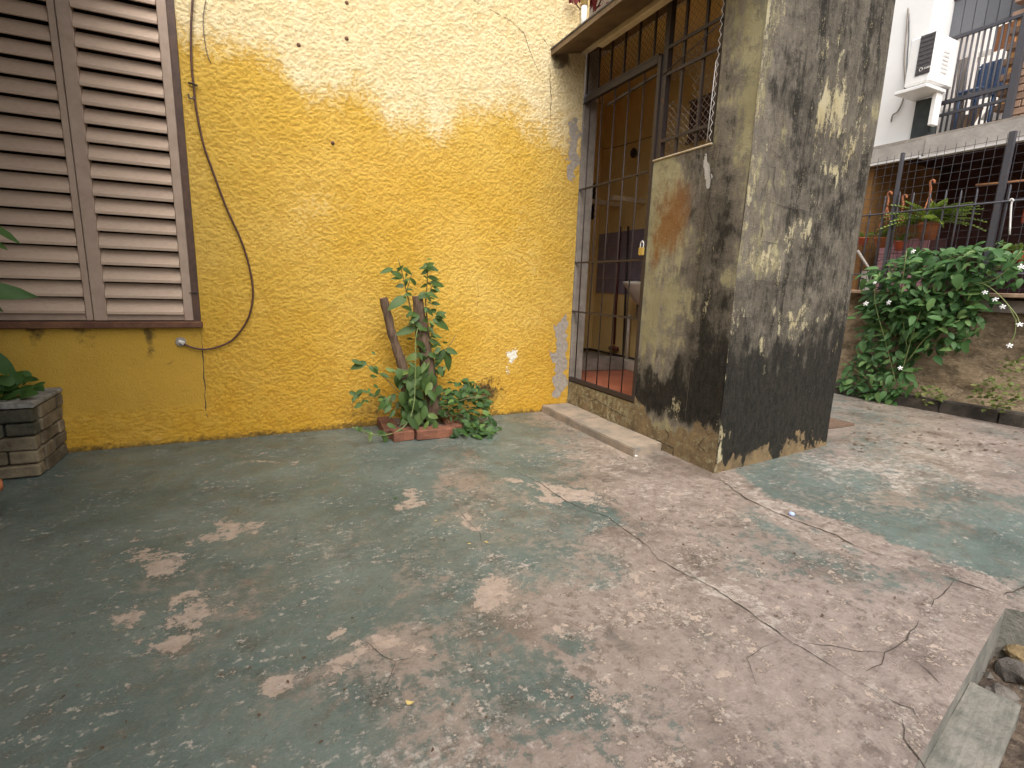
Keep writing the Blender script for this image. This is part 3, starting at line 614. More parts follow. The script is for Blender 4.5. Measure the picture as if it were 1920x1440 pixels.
# ------------------------------------------------------------------ shuttered window
win = thing('shutter_window', ((WX0 + WX1) / 2, YW, WZ0), 'brown louvred shutter window closed in the yellow wall', 'window')
fr = bmesh.new()
bx(fr, WX1 - .034, WX1 - .001, YW - .012, YW + .12, WZ0, WZ1 - .001); bx(fr, WX0 + .001, WX0 + .034, YW - .012, YW + .12, WZ0, WZ1 - .001); bx(fr, WX0 + .034, WX1 - .034, YW - .012, YW + .12, WZ1 - .04, WZ1 - .001)
obj('window_frame', fr, MATS['brownframe'], win)
bm = bmesh.new(); bx(bm, WX0 - .01, WX1 + .008, YW - .035, YW + .1, WZ0 - .006, WZ0 + .030, bev=.004); obj('window_sill', bm, MATS['sill'], win)
slat_me = None
PITCH = .0885
def shutter_leaf(x0, x1, yoff, n_off, wl, wr):
    global slat_me
    z0, z1 = WZ0 + .034, WZ1 - .045
    bm = bmesh.new()
    bx(bm, x0, x0 + wl, YW - .006 + yoff, YW + .045 + yoff, z0, z1, bev=.003); bx(bm, x1 - wr, x1, YW - .006 + yoff, YW + .045 + yoff, z0, z1, bev=.003)
    bx(bm, x0 + wl + .0005, x1 - wr - .0005, YW + .004 + yoff, YW + .04 + yoff, z0 + .002, z0 + .046); bx(bm, x0 + wl + .0005, x1 - wr - .0005, YW + .004 + yoff, YW + .04 + yoff, z1 - .05, z1 - .002)
    lf = obj('shutter_leaf', bm, MATS['shutter'], win)
    w = x1 - x0 - wl - wr - .002; key = round(w, 4)
    prof = [(-.014, .0), (-.014, .0145), (.026, .081), (.038, .081), (.038, .076), (-.001, .0)]   # (y, z) of one slat
    V = [(s * w / 2, y, z) for s in (-1, 1) for y, z in prof]; k = len(prof)
    Fc = [tuple(range(k))[::-1], tuple(range(k, 2 * k))] + [(i, (i + 1) % k, k + (i + 1) % k, k + i) for i in range(k)]
    me = bpy.data.meshes.new('slat'); me.from_pydata(V, [], Fc); me.update(); me.materials.append(MATS['slat'])
    bm = bmesh.new(); bm.from_mesh(me); bmesh.ops.recalc_face_normals(bm, faces=bm.faces); bm.to_mesh(me); bm.free()
    z = z0 + .036 + n_off
    while z < z1 - .09:
        s = bpy.data.objects.new('slat', me); link(s, lf)
        s.location = ((x0 + wl + x1 - wr) / 2, YW + yoff + random.uniform(-.001, .001), z); s.rotation_euler = (random.uniform(-.03, .03), random.uniform(-.004, .004), 0); z += PITCH
    return lf
shutter_leaf(-.862, WX1 - .036, 0.0, 0.0, .062, .046)
shutter_leaf(WX0 + .036, -.866, .006, .004, .046, .030)
bm = bmesh.new(); p = on(363, 549, 1, YW - .014); tube(bm, [p + Vector((-.02, 0, 0)), p + Vector((.018, -.004, 0))], .003, 6); obj('latch', bm, MATS['iron'], win)

# ------------------------------------------------------------------ cable, wire, wall plugs
cpts = [(366, -40), (361, 0), (358, 60), (359, 120), (363, 160), (368, 205), (380, 265), (395, 310), (425, 390), (450, 445), (465, 490), (473, 530), (474, 560), (468, 590), (455, 615), (435, 638), (410, 650), (385, 655), (362, 652), (345, 645)]
c = tube_obj('hanging_cable', spline([on(x, y, 1, YW - .016) for x, y in cpts], 5), .0055, MATS['cable'], n=8); tag(c, 'brown cable hanging in a loop down the yellow wall to the sill socket', 'cable')
w = tube_obj('thin_wire', spline([on(x, y, 1, YW - .010) for x, y in [(386, 0), (381, 30), (382, 60), (387, 95), (395, 118)]], 5), .0022, MATS['wire'], n=6); tag(w, 'short thin grey wire dangling on the wall beside the brown cable', 'wire')
cl = thing('cable_clip', on(362, 172, 1, YW - .02), 'small metal clip holding the brown cable to the wall', 'clip')
bm = bmesh.new(); p = on(361, 158, 1, YW - .012); tube(bm, [p + Vector((-.018, 0, .004)), p + Vector((0, -.012, 0)), p + Vector((.022, 0, -.004))], .005, 6); obj('strap', bm, MATS['iron'], cl)
bm = bmesh.new(); p = on(360, 182, 1, YW - .012); tube(bm, spline([p + Vector((-.016, 0, .012)), p + Vector((-.012, -.01, -.008)), p + Vector((.004, -.01, -.01)), p + Vector((.01, 0, .006))], 4), .004, 6); obj('hook', bm, MATS['iron'], cl)
so = thing('cable_outlet', on(341, 643, 1, YW), 'white plug end where the cable enters a hole under the sill', 'outlet')
p = on(339, 641, 1, YW - .004)
bm = bmesh.new(); lathe(bm, [(.028, -.002), (.026, .003), (.015, .005)], 14); bmesh.ops.rotate(bm, verts=bm.verts, matrix=Matrix.Rotation(PI / 2, 3, 'X')); bmesh.ops.translate(bm, verts=bm.verts, vec=p); obj('broken_plaster', bm, MATS['graycem'], so)
bm = bmesh.new(); p2 = on(341, 643, 1, YW - .016); tube(bm, [p2 + Vector((-.012, .012, .006)), p2 + Vector((.008, -.004, -.002))], .0115, 10); obj('plug', bm, MATS['whiteplastic'], so)
for i, (x, y) in enumerate(((650, 5), (650, 72), (560, 84), (624, 268))):
    bm = bmesh.new(); lathe(bm, [(.012, 0), (.010, .004), (.004, .007)], 8); bmesh.ops.rotate(bm, verts=bm.verts, matrix=Matrix.Rotation(PI / 2, 3, 'X')); bmesh.ops.translate(bm, verts=bm.verts, vec=on(x, y, 1, YW - .002))
    o = obj('wall_plug', bm, MATS['sill']); tag(o, ('rusty brown wall plug at the top of the faded yellow wall', 'rusty brown wall plug below the topmost plug on the faded wall', 'small rust spot plug at the edge of the faded cream patch', 'tiny rust plug on the deep yellow part of the wall')[i], 'plug', 'rusty plugs in the yellow wall')

# ------------------------------------------------------------------ porch: low wall, mouldy pier, threshold, slab, room
PN = Vector((2.203, 1.936, 0)); PF = Vector((3.365, 2.055, 0))          # near and far corner of the pier face
pdir = (PF - PN).normalized(); pnor = Vector((pdir.y, -pdir.x, 0))
pier = thing('mouldy_pier', (PN.x, PN.y, 0), 'broad porch pier black with mould over flaking pale yellow render', 'pier')
PW = (PF - PN).length
V, Fc = grid_mesh(seg((0, PW, .012)), seg((-.01, 3.3, .012)), lambda u, v: tuple(PN + pdir * u + Vector((0, 0, v)) + pnor * (.004 * math.sin(v * 5 + u * 3))))
pf = py_obj('front_face', V, Fc, MATS['mould'], pier, True)
pc = coords(pf.data); px = warp(to_px(pc), pc[:, 0] * 1.0, pc[:, 2] * .5, np.array([[40., 45.]]), 9.0)
mo = .02 + field(px, [(1460,20,.40),(1450,100,.42),(1430,200,.38),(1520,30,.62),(1500,120,.60),(1600,30,.66),(1640,60,.6),(1480,170,.72),(1510,200,.80),(1560,130,.62),(1620,180,.70),(1610,260,.60),(1640,200,.3),(1500,280,.72),(1440,260,.42),(1430,330,.40),(1420,300,.42),(1480,350,.60),(1530,330,.72),(1590,330,.62),(1560,400,.72),(1400,400,.5),(1440,400,.34),(1430,470,.2),(1500,420,.62),(1590,450,.58),(1520,500,.66),(1400,540,.62),(1450,560,.62),(1560,560,.62),(1500,580,.52),(1570,620,.7),(1420,640,.55),(1480,690,.85),(1400,700,.82),(1560,700,.85),(1370,720,.85),(1450,760,.95),(1550,760,.98),(1380,800,1.0),(1480,800,1.05),(1540,800,1.0),(1350,840,1.0),(1450,850,.9)], 28)
pale = np.full(len(px), .10) * np.clip((700 - px[:, 1]) / 150, 0, 1)
for x, y, rx, ry, k in ((1566,195,30,58,.66),(1575,150,14,30,.55),(1435,120,16,110,.36),(1452,40,14,60,.34),(1540,250,14,40,.45),(1600,260,14,40,.42),(1562,330,7,30,.6),(1545,300,8,40,.4),(1590,100,6,28,.55),(1445,480,26,32,.6),(1500,435,26,22,.45),(1536,390,10,14,.4),(1478,590,30,14,.6),(1495,615,30,10,.5),(1430,650,14,24,.5),(1540,600,16,8,.45),(1404,350,7,70,.55),(1417,250,10,60,.35),(1425,590,14,6,.45),(1580,310,16,30,.35),(1440,150,20,120,.15),(1560,80,18,40,.3),(1595,600,8,20,.35),(1388,470,7,50,.45),(1640,230,12,50,.32),(1528,830,3,16,.3)): pale = np.maximum(pale, 1.25 * k * blob(px, x, y, rx * 1.15, ry * 1.1, 5, .8))
base_y = np.interp(px[:, 0], [1337, 1560], [888, 830])
och = np.clip(1.12 - (base_y - px[:, 1]) / np.interp(px[:, 0], [1337, 1360, 1380, 1420, 1450, 1470, 1490, 1505, 1520, 1533, 1545, 1560], [60, 14, 26, 38, 26, 42, 30, 24, 20, 44, 24, 16]) * 1.0, 0, 1)
och = np.maximum(och, .75 * blob(px, 1489, 815, 7, 17, 0, .5)); och = np.maximum(och, .62 * blob(px, 1529, 818, 9, 14, 0, .5)); och = np.clip(och, 0, .9)
edge = np.clip(1 - coords(pf.data)[:, 0] * 0 - (px[:, 0] - np.interp(px[:, 1], [0, 888], [1442, 1336])) / 6, 0, 1)
pale = np.maximum(pale, .55 * edge)
mo = np.maximum(mo, .40) + .22 * np.clip((px[:, 1] - 560) / 160, 0, 1)
set_attr(pf.data, mould=mo, pale=pale, ochre=och, rust=np.zeros(len(px)), strip=np.zeros(len(px)))
# side face of the pier and low wall carry on in one plane
YP = 2.195            # where the pier ends and the low wall starts
YL = 2.667            # gate side of the low wall
ZL = 1.772
def side_attrs(o):
    px = warp(to_px(coords(o.data)), coords(o.data)[:, 1], coords(o.data)[:, 2] * .6, np.array([[16., 30.]]), 14.0); z = coords(o.data)[:, 2]
    mo = field(px, [(1380,20,.30),(1400,80,.25),(1425,50,.12),(1370,150,.42),(1400,180,.12),(1365,230,.48),(1395,260,.15),(1350,290,.62),(1385,300,.30),(1365,330,.75),(1390,340,.25),(1350,400,.85),(1385,400,.30),(1360,450,.9),(1380,470,.35),(1340,480,.75),(1370,520,.2),(1350,560,.95),(1375,590,.55),(1320,330,.6),(1300,300,.55),(1322,420,.62),(1315,520,.62),(1325,600,.8),(1310,640,.85),(1340,680,1.05),(1260,320,.15),(1240,330,.1),(1250,450,.1),(1290,450,.28),(1235,560,.1),(1280,570,.2),(1220,620,.1),(1270,640,.25),(1230,680,.3),(1300,700,.9),(1215,700,.6),(1210,730,1.05),(1250,730,1.0),(1290,760,1.1),(1330,780,1.1),(1320,740,1.1),(1240,760,1.0),(1345,800,.6),(1300,810,.1),(1330,840,0),(1260,820,0),(1230,800,.1)], 20)
    pale = np.zeros(len(px))
    for x, y, rx, ry, k in ((1265,770,22,16,.42),(1325,570,6,22,.5),(1333,470,3,30,.4),(1210,450,3,40,.35),(1410,150,14,120,.25)): pale = np.maximum(pale, k * blob(px, x, y, rx, ry, 4, .7))
    by = np.interp(px[:, 0], [1190, 1225, 1260, 1290, 1310, 1330, 1350], [738, 800, 800, 795, 778, 800, 800])
    och = .72 * np.clip((px[:, 1] - by) / 14 + .5, 0, 1)
    mo = mo * (1 - np.clip((px[:, 1] - by - 12) / 14 + .5, 0, 1))
    rust = .85 * blob(px, 1255, 400, 26, 60, 8, .9) + .5 * blob(px, 1232, 470, 8, 45, 10, .8) + .3 * blob(px, 1275, 420, 30, 60, 0, .9)
    strip = .85 * blob(px, 1328, 325, 6, 36, -3, .4)
    set_attr(o.data, mould=mo, pale=pale, ochre=och, rust=np.clip(rust, 0, 1), strip=strip)
V, Fc = grid_mesh(seg((PN.y, YP, .012)), seg((-.01, 3.3, .012)), lambda u, v: (PN.x + .004 * math.sin(v * 4), u, v))
o = py_obj('side_face', V, Fc, MATS['mould'], pier, True); side_attrs(o)
bm = bmesh.new(); bk = Vector((0, .20, 0))
c4 = [PN + pnor * -.006 + pdir * .006, PF + pnor * -.006, PF + Vector((0, .16, 0)), Vector((PN.x + .006, YP, 0))]
for i in (1, 2, 3):
    if i == 3: continue
    a, b = c4[i], c4[(i + 1) % 4]; quad(bm, (a.x, a.y, 0), (b.x, b.y, 0), (b.x, b.y, 3.3), (a.x, a.y, 3.3))
obj('rear_face', bm, MATS['cream'], pier)
def crack_on_pier(pl, w=.0022):
    V, Fc = ribbon([on_plane(x, y, PN, pnor) for x, y in pl], pnor, w, .0075); py_obj('crack', V, Fc, MATS['crack'], pier)
for pl in ([(1440,178),(1460,185),(1476,195)],[(1447,205),(1452,240),(1446,262),(1440,290)],[(1446,262),(1462,270),(1470,285),(1476,272)],[(1440,280),(1465,296),(1470,290)],[(1442,310),(1452,315),(1448,345),(1455,370)],[(1432,372),(1460,385),(1520,398)],[(1422,452),(1462,458)],[(1405,525),(1455,530),(1500,528)],[(1420,600),(1455,604),(1520,602)],[(1550,76),(1570,90)],[(1436,300),(1440,330),(1432,352),(1436,372)],[(1450,395),(1446,425),(1452,450)],[(1425,400),(1428,430),(1424,452)],[(1455,420),(1462,440)],[(1400,600),(1398,650)],[(1470,530),(1474,565),(1470,600)]): crack_on_pier(pl)
low = thing('porch_low_wall', (XG, (YP + YL) / 2, 0), 'low side wall of the porch with rust stain and mould beside the gate', 'wall')
V, Fc = grid_mesh(seg((YP, YL, .012)), seg((-.01, ZL, .012)), lambda u, v: (XG - .004, u, v))
o = py_obj('render_face', V, Fc, MATS['mould'], low, True); side_attrs(o)
bm = bmesh.new()
bx(bm, XG - .0035, XG + .11, YP + .001, YL, -.02, ZL); 
o = obj('core', bm, MATS['cream'], low)
bm = bmesh.new(); bx(bm, XG - .012, XG + .115, YP + .002, YL + .004, ZL + .001, ZL + .012, bev=.004); obj('coping', bm, MATS['cream'], low)
def crack_on_side(pl, w=.0022, par=low):
    V, Fc = ribbon([on(x, y, 0, XG - .008) for x, y in pl], (-1, 0, 0), w, .002); py_obj('crack', V, Fc, MATS['crack'], par)
crack_on_side([(1224,812),(1232,825),(1262,840),(1262,860),(1285,868)], .003)
crack_on_side([(1310,790),(1328,815),(1340,812)], .002); crack_on_side([(1328,815),(1310,835),(1325,850),(1338,845)], .002)
crack_on_side([(1240,790),(1255,815),(1252,830)], .002)
crack_on_side([(1331,300),(1333,345),(1328,380),(1335,420),(1332,480),(1328,540),(1332,600)], .004)
# threshold under the gate
thr = thing('gate_threshold', (XG, 3.15, 0), 'raised rendered threshold under the porch gate', 'threshold')
V, Fc = grid_mesh(seg((YL + .001, YW + .13, .012)), seg((-.01, .235, .012)), lambda u, v: (XG - .004 + .004 * math.sin(u * 23) * math.sin(v * 31), u, v))
o = py_obj('render_face', V, Fc, MATS['mould'], thr, True); n_ = len(o.data.vertices)
set_attr(o.data, mould=np.full(n_, .1), pale=np.zeros(n_), ochre=np.full(n_, .62), rust=np.full(n_, .05), strip=np.zeros(n_))
box_obj('core', (XG + .002, XG + .11, YL + .002, YW + .13, -.02, .2345), MATS['graycem'], thr)
for pl in ([(1075,735),(1100,752),(1120,750),(1150,770),(1190,790)], [(1090,738),(1110,745)], [(1145,760),(1150,775)]): crack_on_side(pl, .0025, thr)
# jamb between yellow wall corner and the gate
jam = thing('gate_jamb', (XG, YW + .06, 0), 'narrow grey cement jamb between the yellow wall corner and the gate', 'jamb')
box_obj('jamb_face', (XG + .004, XG + .12, YW + .010, YW + .062, .236, 2.72), MATS['graycem'], jam)

# step
st = thing('door_step', (2.08, 2.9, 0), 'long low cement step on the floor in front of the porch gate', 'step')
def prism(bm, poly, z0, z1, bev=0.0):
    a = [bm.verts.new((x, y, z0)) for x, y in poly]; b = [bm.verts.new((x, y, z1)) for x, y in poly]; n = len(poly)
    bm.faces.new(a[::-1]); bm.faces.new(b)
    for i in range(n): bm.faces.new((a[i], a[(i + 1) % n], b[(i + 1) % n], b[i]))
    if bev: bmesh.ops.bevel(bm, geom=bm.edges[:], offset=bev, segments=2, affect='EDGES')
bm = bmesh.new(); prism(bm, [(1.945, 2.315), (2.2, 2.36), (2.2, 3.02), (1.945, 3.02)], -.02, .052, .006); obj('slab', bm, MATS['step'], st)
bm = bmesh.new(); prism(bm, [(1.948, 3.024), (2.2, 3.024), (2.2, YW - .003), (1.955, YW - .003)], -.02, .056, .006); obj('slab', bm, MATS['step'], st)

# roof slab over the gate
eave = thing('porch_slab', (1.95, 3.0, 2.62), 'thin sloping porch roof slab with stained brown underside above the gate', 'roof slab')
def eave_mesh(y0, y1, t0, t1, x0, x1, zf, zb):
    bm = bmesh.new()
    vs = [bm.verts.new(v) for v in ((x0, y0, zf + t0), (x1, y0, zb + t0), (x1, y0, zb + t1), (x0, y0, zf + t1), (x0, y1, zf + t0), (x1, y1, zb + t0), (x1, y1, zb + t1), (x0, y1, zf + t1))]
    for f in ((0, 1, 2, 3), (7, 6, 5, 4), (0, 4, 5, 1), (3, 2, 6, 7), (0, 3, 7, 4), (1, 5, 6, 2)): bm.faces.new([vs[i] for i in f])
    return bm
obj('slab', eave_mesh(1.85, YW - .002, 0, .035, 1.905, 2.40, 2.60, 2.735), MATS['slab'], eave)
obj('top_render', eave_mesh(1.85, YW - .002, .0355, .045, 1.90, 2.40, 2.60, 2.735), MATS['stone'], eave)
# light fitting under slab
lb = thing('light_batten', (2.16, 3.0, 2.66), 'long cream batten fixed under the porch slab above the gate', 'batten')
box_obj('batten', (2.135, 2.185, 1.95, 3.27, 2.622, 2.652), MATS['cream'], lb, bev=.004)
box_obj('backing', (2.145, 2.187, 1.95, 3.6, 2.654, 2.668), MATS['cream'], lb)
# wall above the slab, set back
up = thing('upper_porch_wall', (2.42, 2.7, 2.78), 'pale yellow wall standing above the porch slab', 'wall')
bm = bmesh.new(); bx(bm, 2.405, 2.50, 1.9, YW + 1.2, 2.79, 4.6); o = obj('render_face', bm, MATS['cream'], up)
wc = thing('corner_return', (2.2, YW + .1, 2.75), 'yellow return of the house wall at its upper corner', 'wall')
box_obj('render_face', (XC - .06, XC + .012, YW + .004, YW + .3, 2.79, 4.6), MATS['interior'], wc)
p0 = on(1093, 62, 1, YW - .03)
dp = thing('down_pipe', p0, 'yellow and white downpipe standing on the slab at the wall corner', 'pipe')
tube_obj('lower_pipe', [p0, p0 + Vector((0, 0, .17))], .022, MATS['whiteplastic'], dp, 12); tube_obj('upper_pipe', [p0 + Vector((0, 0, .171)), p0 + Vector((0, 0, 1.3))], .024, MATS['interior'], dp, 12)

# ------------------------------------------------------------------ gate with transom
IR = MATS['iron']
gate = thing('iron_gate', (XG, 3.14, .24), 'dark iron barred gate closed across the porch doorway', 'gate')
GY0, GY1, GZ0, GZ1 = YL + .012, YW + .088, .246, 2.372
GX = XG + .006
def bar(name, p, qq, w, d, parent, mat=IR):
    """flat bar in the gate plane: w across, d deep"""
    p, qq = Vector(p), Vector(qq); ax = (qq - p).normalized(); side = ax.cross(Vector((1, 0, 0))).normalized(); bm = bmesh.new()
    vs = [bm.verts.new(e + side * s * w / 2 + Vector((t * d / 2, 0, 0))) for e in (p, qq) for s in (-1, 1) for t in (-1, 1)]
    for f in ((0, 1, 3, 2), (4, 6, 7, 5), (0, 4, 5, 1), (2, 3, 7, 6), (0, 2, 6, 4), (1, 5, 7, 3)): bm.faces.new([vs[i] for i in f])
    return obj(name, bm, mat, parent)
bar('frame_post', (GX, GY1, GZ0), (GX, GY1, GZ1), .028, .030, gate); bar('frame_post', (GX, GY0, GZ0), (GX, GY0, GZ1), .028, .030, gate)
bar('frame_rail', (GX, GY0 + .0175, GZ0 + .014), (GX, GY1 - .0175, GZ0 + .014), .028, .03, gate); bar('frame_rail', (GX, GY0 + .0175, GZ1 - .017), (GX, GY1 - .0175, GZ1 - .017), .034, .032, gate)
nb = 5
for i in range(1, nb + 1 - 0):
    y = GY0 + (GY1 - GY0) * i / (nb + 1); tube_obj('bar', [(GX + .002, y, GZ0 + .028), (GX + .002, y, GZ1 - .034)], .0050, IR, gate, 6)
for z in (.805, 1.185, 1.73): bar('cross_rail', (GX, GY0 + .017, z), (GX, GY1 - .017, z), .013, .012, gate)
bar('brace', (GX + .02, GY0 + .02, GZ1 - .075), (GX + .02, GY1 - .35, GZ1 - .11), .016, .012, gate)
for z in (.55, 1.2): tube_obj('hinge', [(GX - .012, GY1 + .02, z), (GX - .012, GY1 + .02, z + .12)], .010, IR, gate, 8)
lk = thing('padlock', on(1203, 470, 0, GX - .02), 'small brass padlock hanging on the gate bars', 'padlock')
p = on(1203, 470, 0, GX - .022)
box_obj('body', (p.x - .01, p.x + .008, p.y - .022, p.y + .022, p.z - .03, p.z + .02), MATS['brass'], lk, bev=.004)
tube_obj('shackle', spline([p + Vector((0, -.014, .018)), p + Vector((0, -.014, .045)), p + Vector((0, 0, .06)), p + Vector((0, .014, .045)), p + Vector((0, .014, .018))], 4), .004, MATS['metaltrim'], lk, 6)

tran = thing('transom_grille', (XG, 2.9, 2.4), 'iron grille with chain-link mesh above the gate and low wall', 'grille')
TZ = 2.70; TX = XG + .02
bar('frame_rail', (TX, YP + .005, TZ), (TX, GY1 + .02, TZ), .03, .03, tran)
bar('frame_rail', (TX, GY0 + .02, GZ1 + .016), (TX, GY1 + .018, GZ1 + .016), .016, .04, tran)
bar('frame_post', (TX, GY0 - .038, ZL + .013), (TX, GY0 - .038, TZ - .016), .04, .036, tran)
for i in range(6):
    y = GY0 + .02 + (GY1 - GY0 - .02) * (i + .5) / 6; bar('bar', (TX, y, GZ1 + .026), (TX, y, TZ - .016), .012, .012, tran)
for y in (YP + .13, YP + .29, YP + .42)[:2] + (YP + .01,): bar('bar', (TX, y + .02, ZL + .013), (TX, y + .02, TZ - .016), .016, .014, tran)
for z in (1.885, 2.255, 2.40): bar('cross_rail', (TX - .012, YP + .006, z), (TX - .012, GY0 - .059, z), .018, .01, tran)
tube_obj('stay_wire', [(TX - .02, GY0 - .03, 2.26), (TX - .02, YP + .02, 2.375)], .004, IR, tran)
def chain_link(y0, y1, z0, z1, x, sp=.038, r=.0012, mask=None):
    bm = bmesh.new(); ny = int((y1 - y0) / sp); nz = int((z1 - z0) / sp)
    for k in range(-nz, ny + 1):
        for sgn in (1, -1):
            pts = []
            for j in range(nz + 1):
                y = y0 + (k + j) * sp if sgn == 1 else y0 + (ny - k - j) * sp
                z = z0 + j * sp
                if y0 - 1e-6 <= y <= y1 + 1e-6 and (mask is None or mask(y, z)): pts.append((x + .004 * ((j % 2) * 2 - 1) * sgn + .006 * math.sin(y * 9) , y, z))
                elif len(pts) > 1: tube(bm, pts, r, 3, False); pts = []
                else: pts = []
            if len(pts) > 1: tube(bm, pts, r, 3, False)
    return bm
obj('chain_link_mesh', chain_link(GY0 + .03, GY1, GZ1 + .03, TZ - .02, TX + .03), MATS['iron'], tran)
obj('chain_link_mesh', chain_link(YP + .02, GY0 - .03, ZL + .03, TZ - .02, TX + .03, mask=lambda y, z: z > 2.2 or z < 2.17 - (GY0 - y) * .6 + .25 * (y < 2.45)), MATS['galv'], tran)
zig = []
for i in range(40): zig.append((TX - .028, YP + .012 + (.016 if i % 2 else 0), ZL + .02 + i * .0235))
tube_obj('loose_mesh_edge', zig, .0016, MATS['metaltrim'], tran, 4); tube_obj('selvage_wire', [(TX - .028, YP + .04, ZL + .02), (TX - .028, YP + .03, ZL + .42)], .0022, MATS['metaltrim'], tran, 5)

# ------------------------------------------------------------------ porch room behind the gate
RX, RY, RZ = 3.17, 4.62, .24
room = thing('porch_room', (2.7, 3.4, RZ), 'dim yellow-walled porch room seen through the gate bars', 'room')
box_obj('back_wall', (XG + .005, RX + .1, RY, RY + .08, 0, 2.80), MATS['interior'], room)
box_obj('side_wall', (RX, RX + .08, 2.23, RY - .001, 0, 2.80), MATS['interior'], room)
box_obj('left_wall', (XG + .004, XG + .125, YW + .14, RY - .001, 0, 2.80), MATS['interior'], room)
box_obj('ceiling', (2.402, RX + .1, 1.98, RY + .08, 2.801, 2.86), MATS['interior'], room)
box_obj('front_inner_wall', (2.33, RX - .002, 2.225, 2.26, 0, 2.79), MATS['interior'], room)
box_obj('red_floor', (XG + .112, RX - .001, 2.262, RY - .002, -.02, RZ - .004), MATS['redfloor'], room)
pb = thing('cement_ledge', (2.6, 4.3, RZ), 'low grey cement ledge with a white block at the back of the porch room', 'ledge')
bm = bmesh.new(); prism(bm, [(2.34, 4.10), (2.95, 4.02), (3.16, 4.05), (3.16, RY - .003), (2.34, RY - .003)], RZ - .003, RZ + .075, .006); obj('ledge_slab', bm, MATS['graycem'], pb)
bm = bmesh.new(); prism(bm, [(2.58, 3.90), (3.02, 3.84), (3.04, 4.0), (2.60, 4.06)], RZ - .003, RZ + .11, .006); obj('cement_block', bm, MATS['graycem'], pb)
bm = bmesh.new(); prism(bm, [(3.03, 3.45), (3.16, 3.45), (3.16, 4.0), (3.06, 3.99)], RZ - .003, RZ + .09, .006); obj('white_block', bm, MATS['basin'], pb)
# tile panel on side wall: single tiles
def RWp(x, y): return on(x, y, 0, RX - .004)
tp = thing('purple_tile_panel', (RX, 3.5, 1.0), 'panel of dull purple tiles on the porch room wall behind the basin', 'tile panel')
a = RWp(1118, 545); b = RWp(1222, 428)
ty, tz = a.y, a.z; k = 0
ny = 5; nz = 4; dy = (a.y - b.y) / ny; dz = .60 / nz
tm = bpy.data.meshes.new('tile'); bm = bmesh.new(); bx(bm, -.006, .003, -dy / 2 + .0015, dy / 2 - .0015, -dz / 2 + .0015, dz / 2 - .0015); bm.to_mesh(tm); bm.free(); tm.materials.append(MATS['purple'])
for i in range(ny):
    for j in range(nz):
        t_ = bpy.data.objects.new('tile', tm); link(t_, tp); t_.location = (RX - .0045, a.y - (i + .5) * dy, a.z - .02 + (j + .5) * dz)
bs = thing('wash_basin', RWp(1185, 545), 'cream ceramic wash basin fixed to the porch room wall', 'basin')
p = on(1212, 532, 0, RX - .2)
bm = bmesh.new(); bmesh.ops.create_grid(bm, x_segments=10, y_segments=10, size=1); bmesh.ops.delete(bm, geom=bm.verts[:], context='VERTS')
prof = [(.05, -.19), (.10, -.15), (.155, -.06), (.19, -.01), (.20, .012), (.185, .016), (.165, -.005), (.12, -.06), (.05, -.09)]
lathe(bm, prof, 20, (0, 0, 0))
for v in bm.verts: v.co = Vector((v.co.x * .95, v.co.y * 1.15, v.co.z)) + p
obj('bowl', bm, MATS['basin'], bs, True)
box_obj('pedestal_bracket', (p.x - .05, p.x + .2, p.y - .05, p.y + .05, p.z - .30, p.z - .15), MATS['wood'], bs)
tube_obj('tap', spline([p + Vector((.16, .02, .0)), p + Vector((.14, .02, .07)), p + Vector((.09, .02, .08)), p + Vector((.06, .02, .05))], 4), .012, MATS['iron'], bs)
pp = thing('water_pipe', RWp(1160, 650), 'maroon water pipe running down the porch room wall to a floor elbow', 'pipe')
tube_obj('riser', [RWp(1166, 425) - Vector((.02, 0, 0)), RWp(1154, 645) - Vector((.02, 0, 0))], .012, MATS['maroon'], pp, 8)
tube_obj('elbow', [RWp(1148, 652) - Vector((.03, 0, 0)), RWp(1162, 654) - Vector((.03, 0, 0))], .022, MATS['maroon'], pp, 8)
tube_obj('branch', [RWp(1182, 425) - Vector((.025, 0, 0)), RWp(1172, 668) - Vector((.025, 0, 0))], .010, MATS['iron'], pp, 8)
wp = thing('waste_pipe', RWp(1185, 660), 'pale waste pipe under the wash basin in the porch room', 'pipe')
tube_obj('pipe', [RWp(1187, 590) - Vector((.05, 0, 0)), RWp(1183, 672) - Vector((.05, 0, 0))], .016, MATS['basin'], wp, 8)
fp = thing('floor_pipe', (2.7, RY - .03, RZ + .1), 'dark pipe laid along the foot of the porch room walls', 'pipe')
tube_obj('back_run', [(2.36, RY - .02, RZ + .10), (RX - .03, RY - .02, RZ + .10)], .012, IR, fp, 6); tube_obj('side_run', [(RX - .03, RY - .02, RZ + .10), (RX - .03, 3.75, RZ + .10)], .012, IR, fp, 6)
vt = thing('wall_vent', on(1098, 375, 1, RY), 'square black louvred vent high on the porch back wall', 'vent')
a = on(1080, 408, 1, RY - .005); b = on(1116, 344, 1, RY - .005)
box_obj('vent_back', (a.x, b.x, RY - .012, RY - .002, a.z, b.z), MATS['darkroom'], vt)
for i in range(6):
    z = a.z + (b.z - a.z) * (i + .3) / 6; bm = bmesh.new(); bx(bm, a.x, b.x, RY - .03, RY - .013, z, z + .012); obj('louvre', bm, MATS['iron'], vt)
for (x0, y0, x1, y1, lbl) in ((1148, 357, 1208, 378, 'pale wooden shelf arm jutting from the porch wall, the upper longer one'), (1106, 369, 1162, 384, 'pale wooden shelf arm in the porch room, the lower shorter one')):
    e = RWp(x1, y1); s_ = on(x0, y0, 1, e.y)
    o = box_obj('wooden_bar', (min(s_.x, e.x), RX - .001, e.y - .02, e.y + .02, e.z - .02, e.z + .02), MATS['cream'], bev=.003); tag(o, lbl, 'shelf arm', 'shelf arms in the porch room')
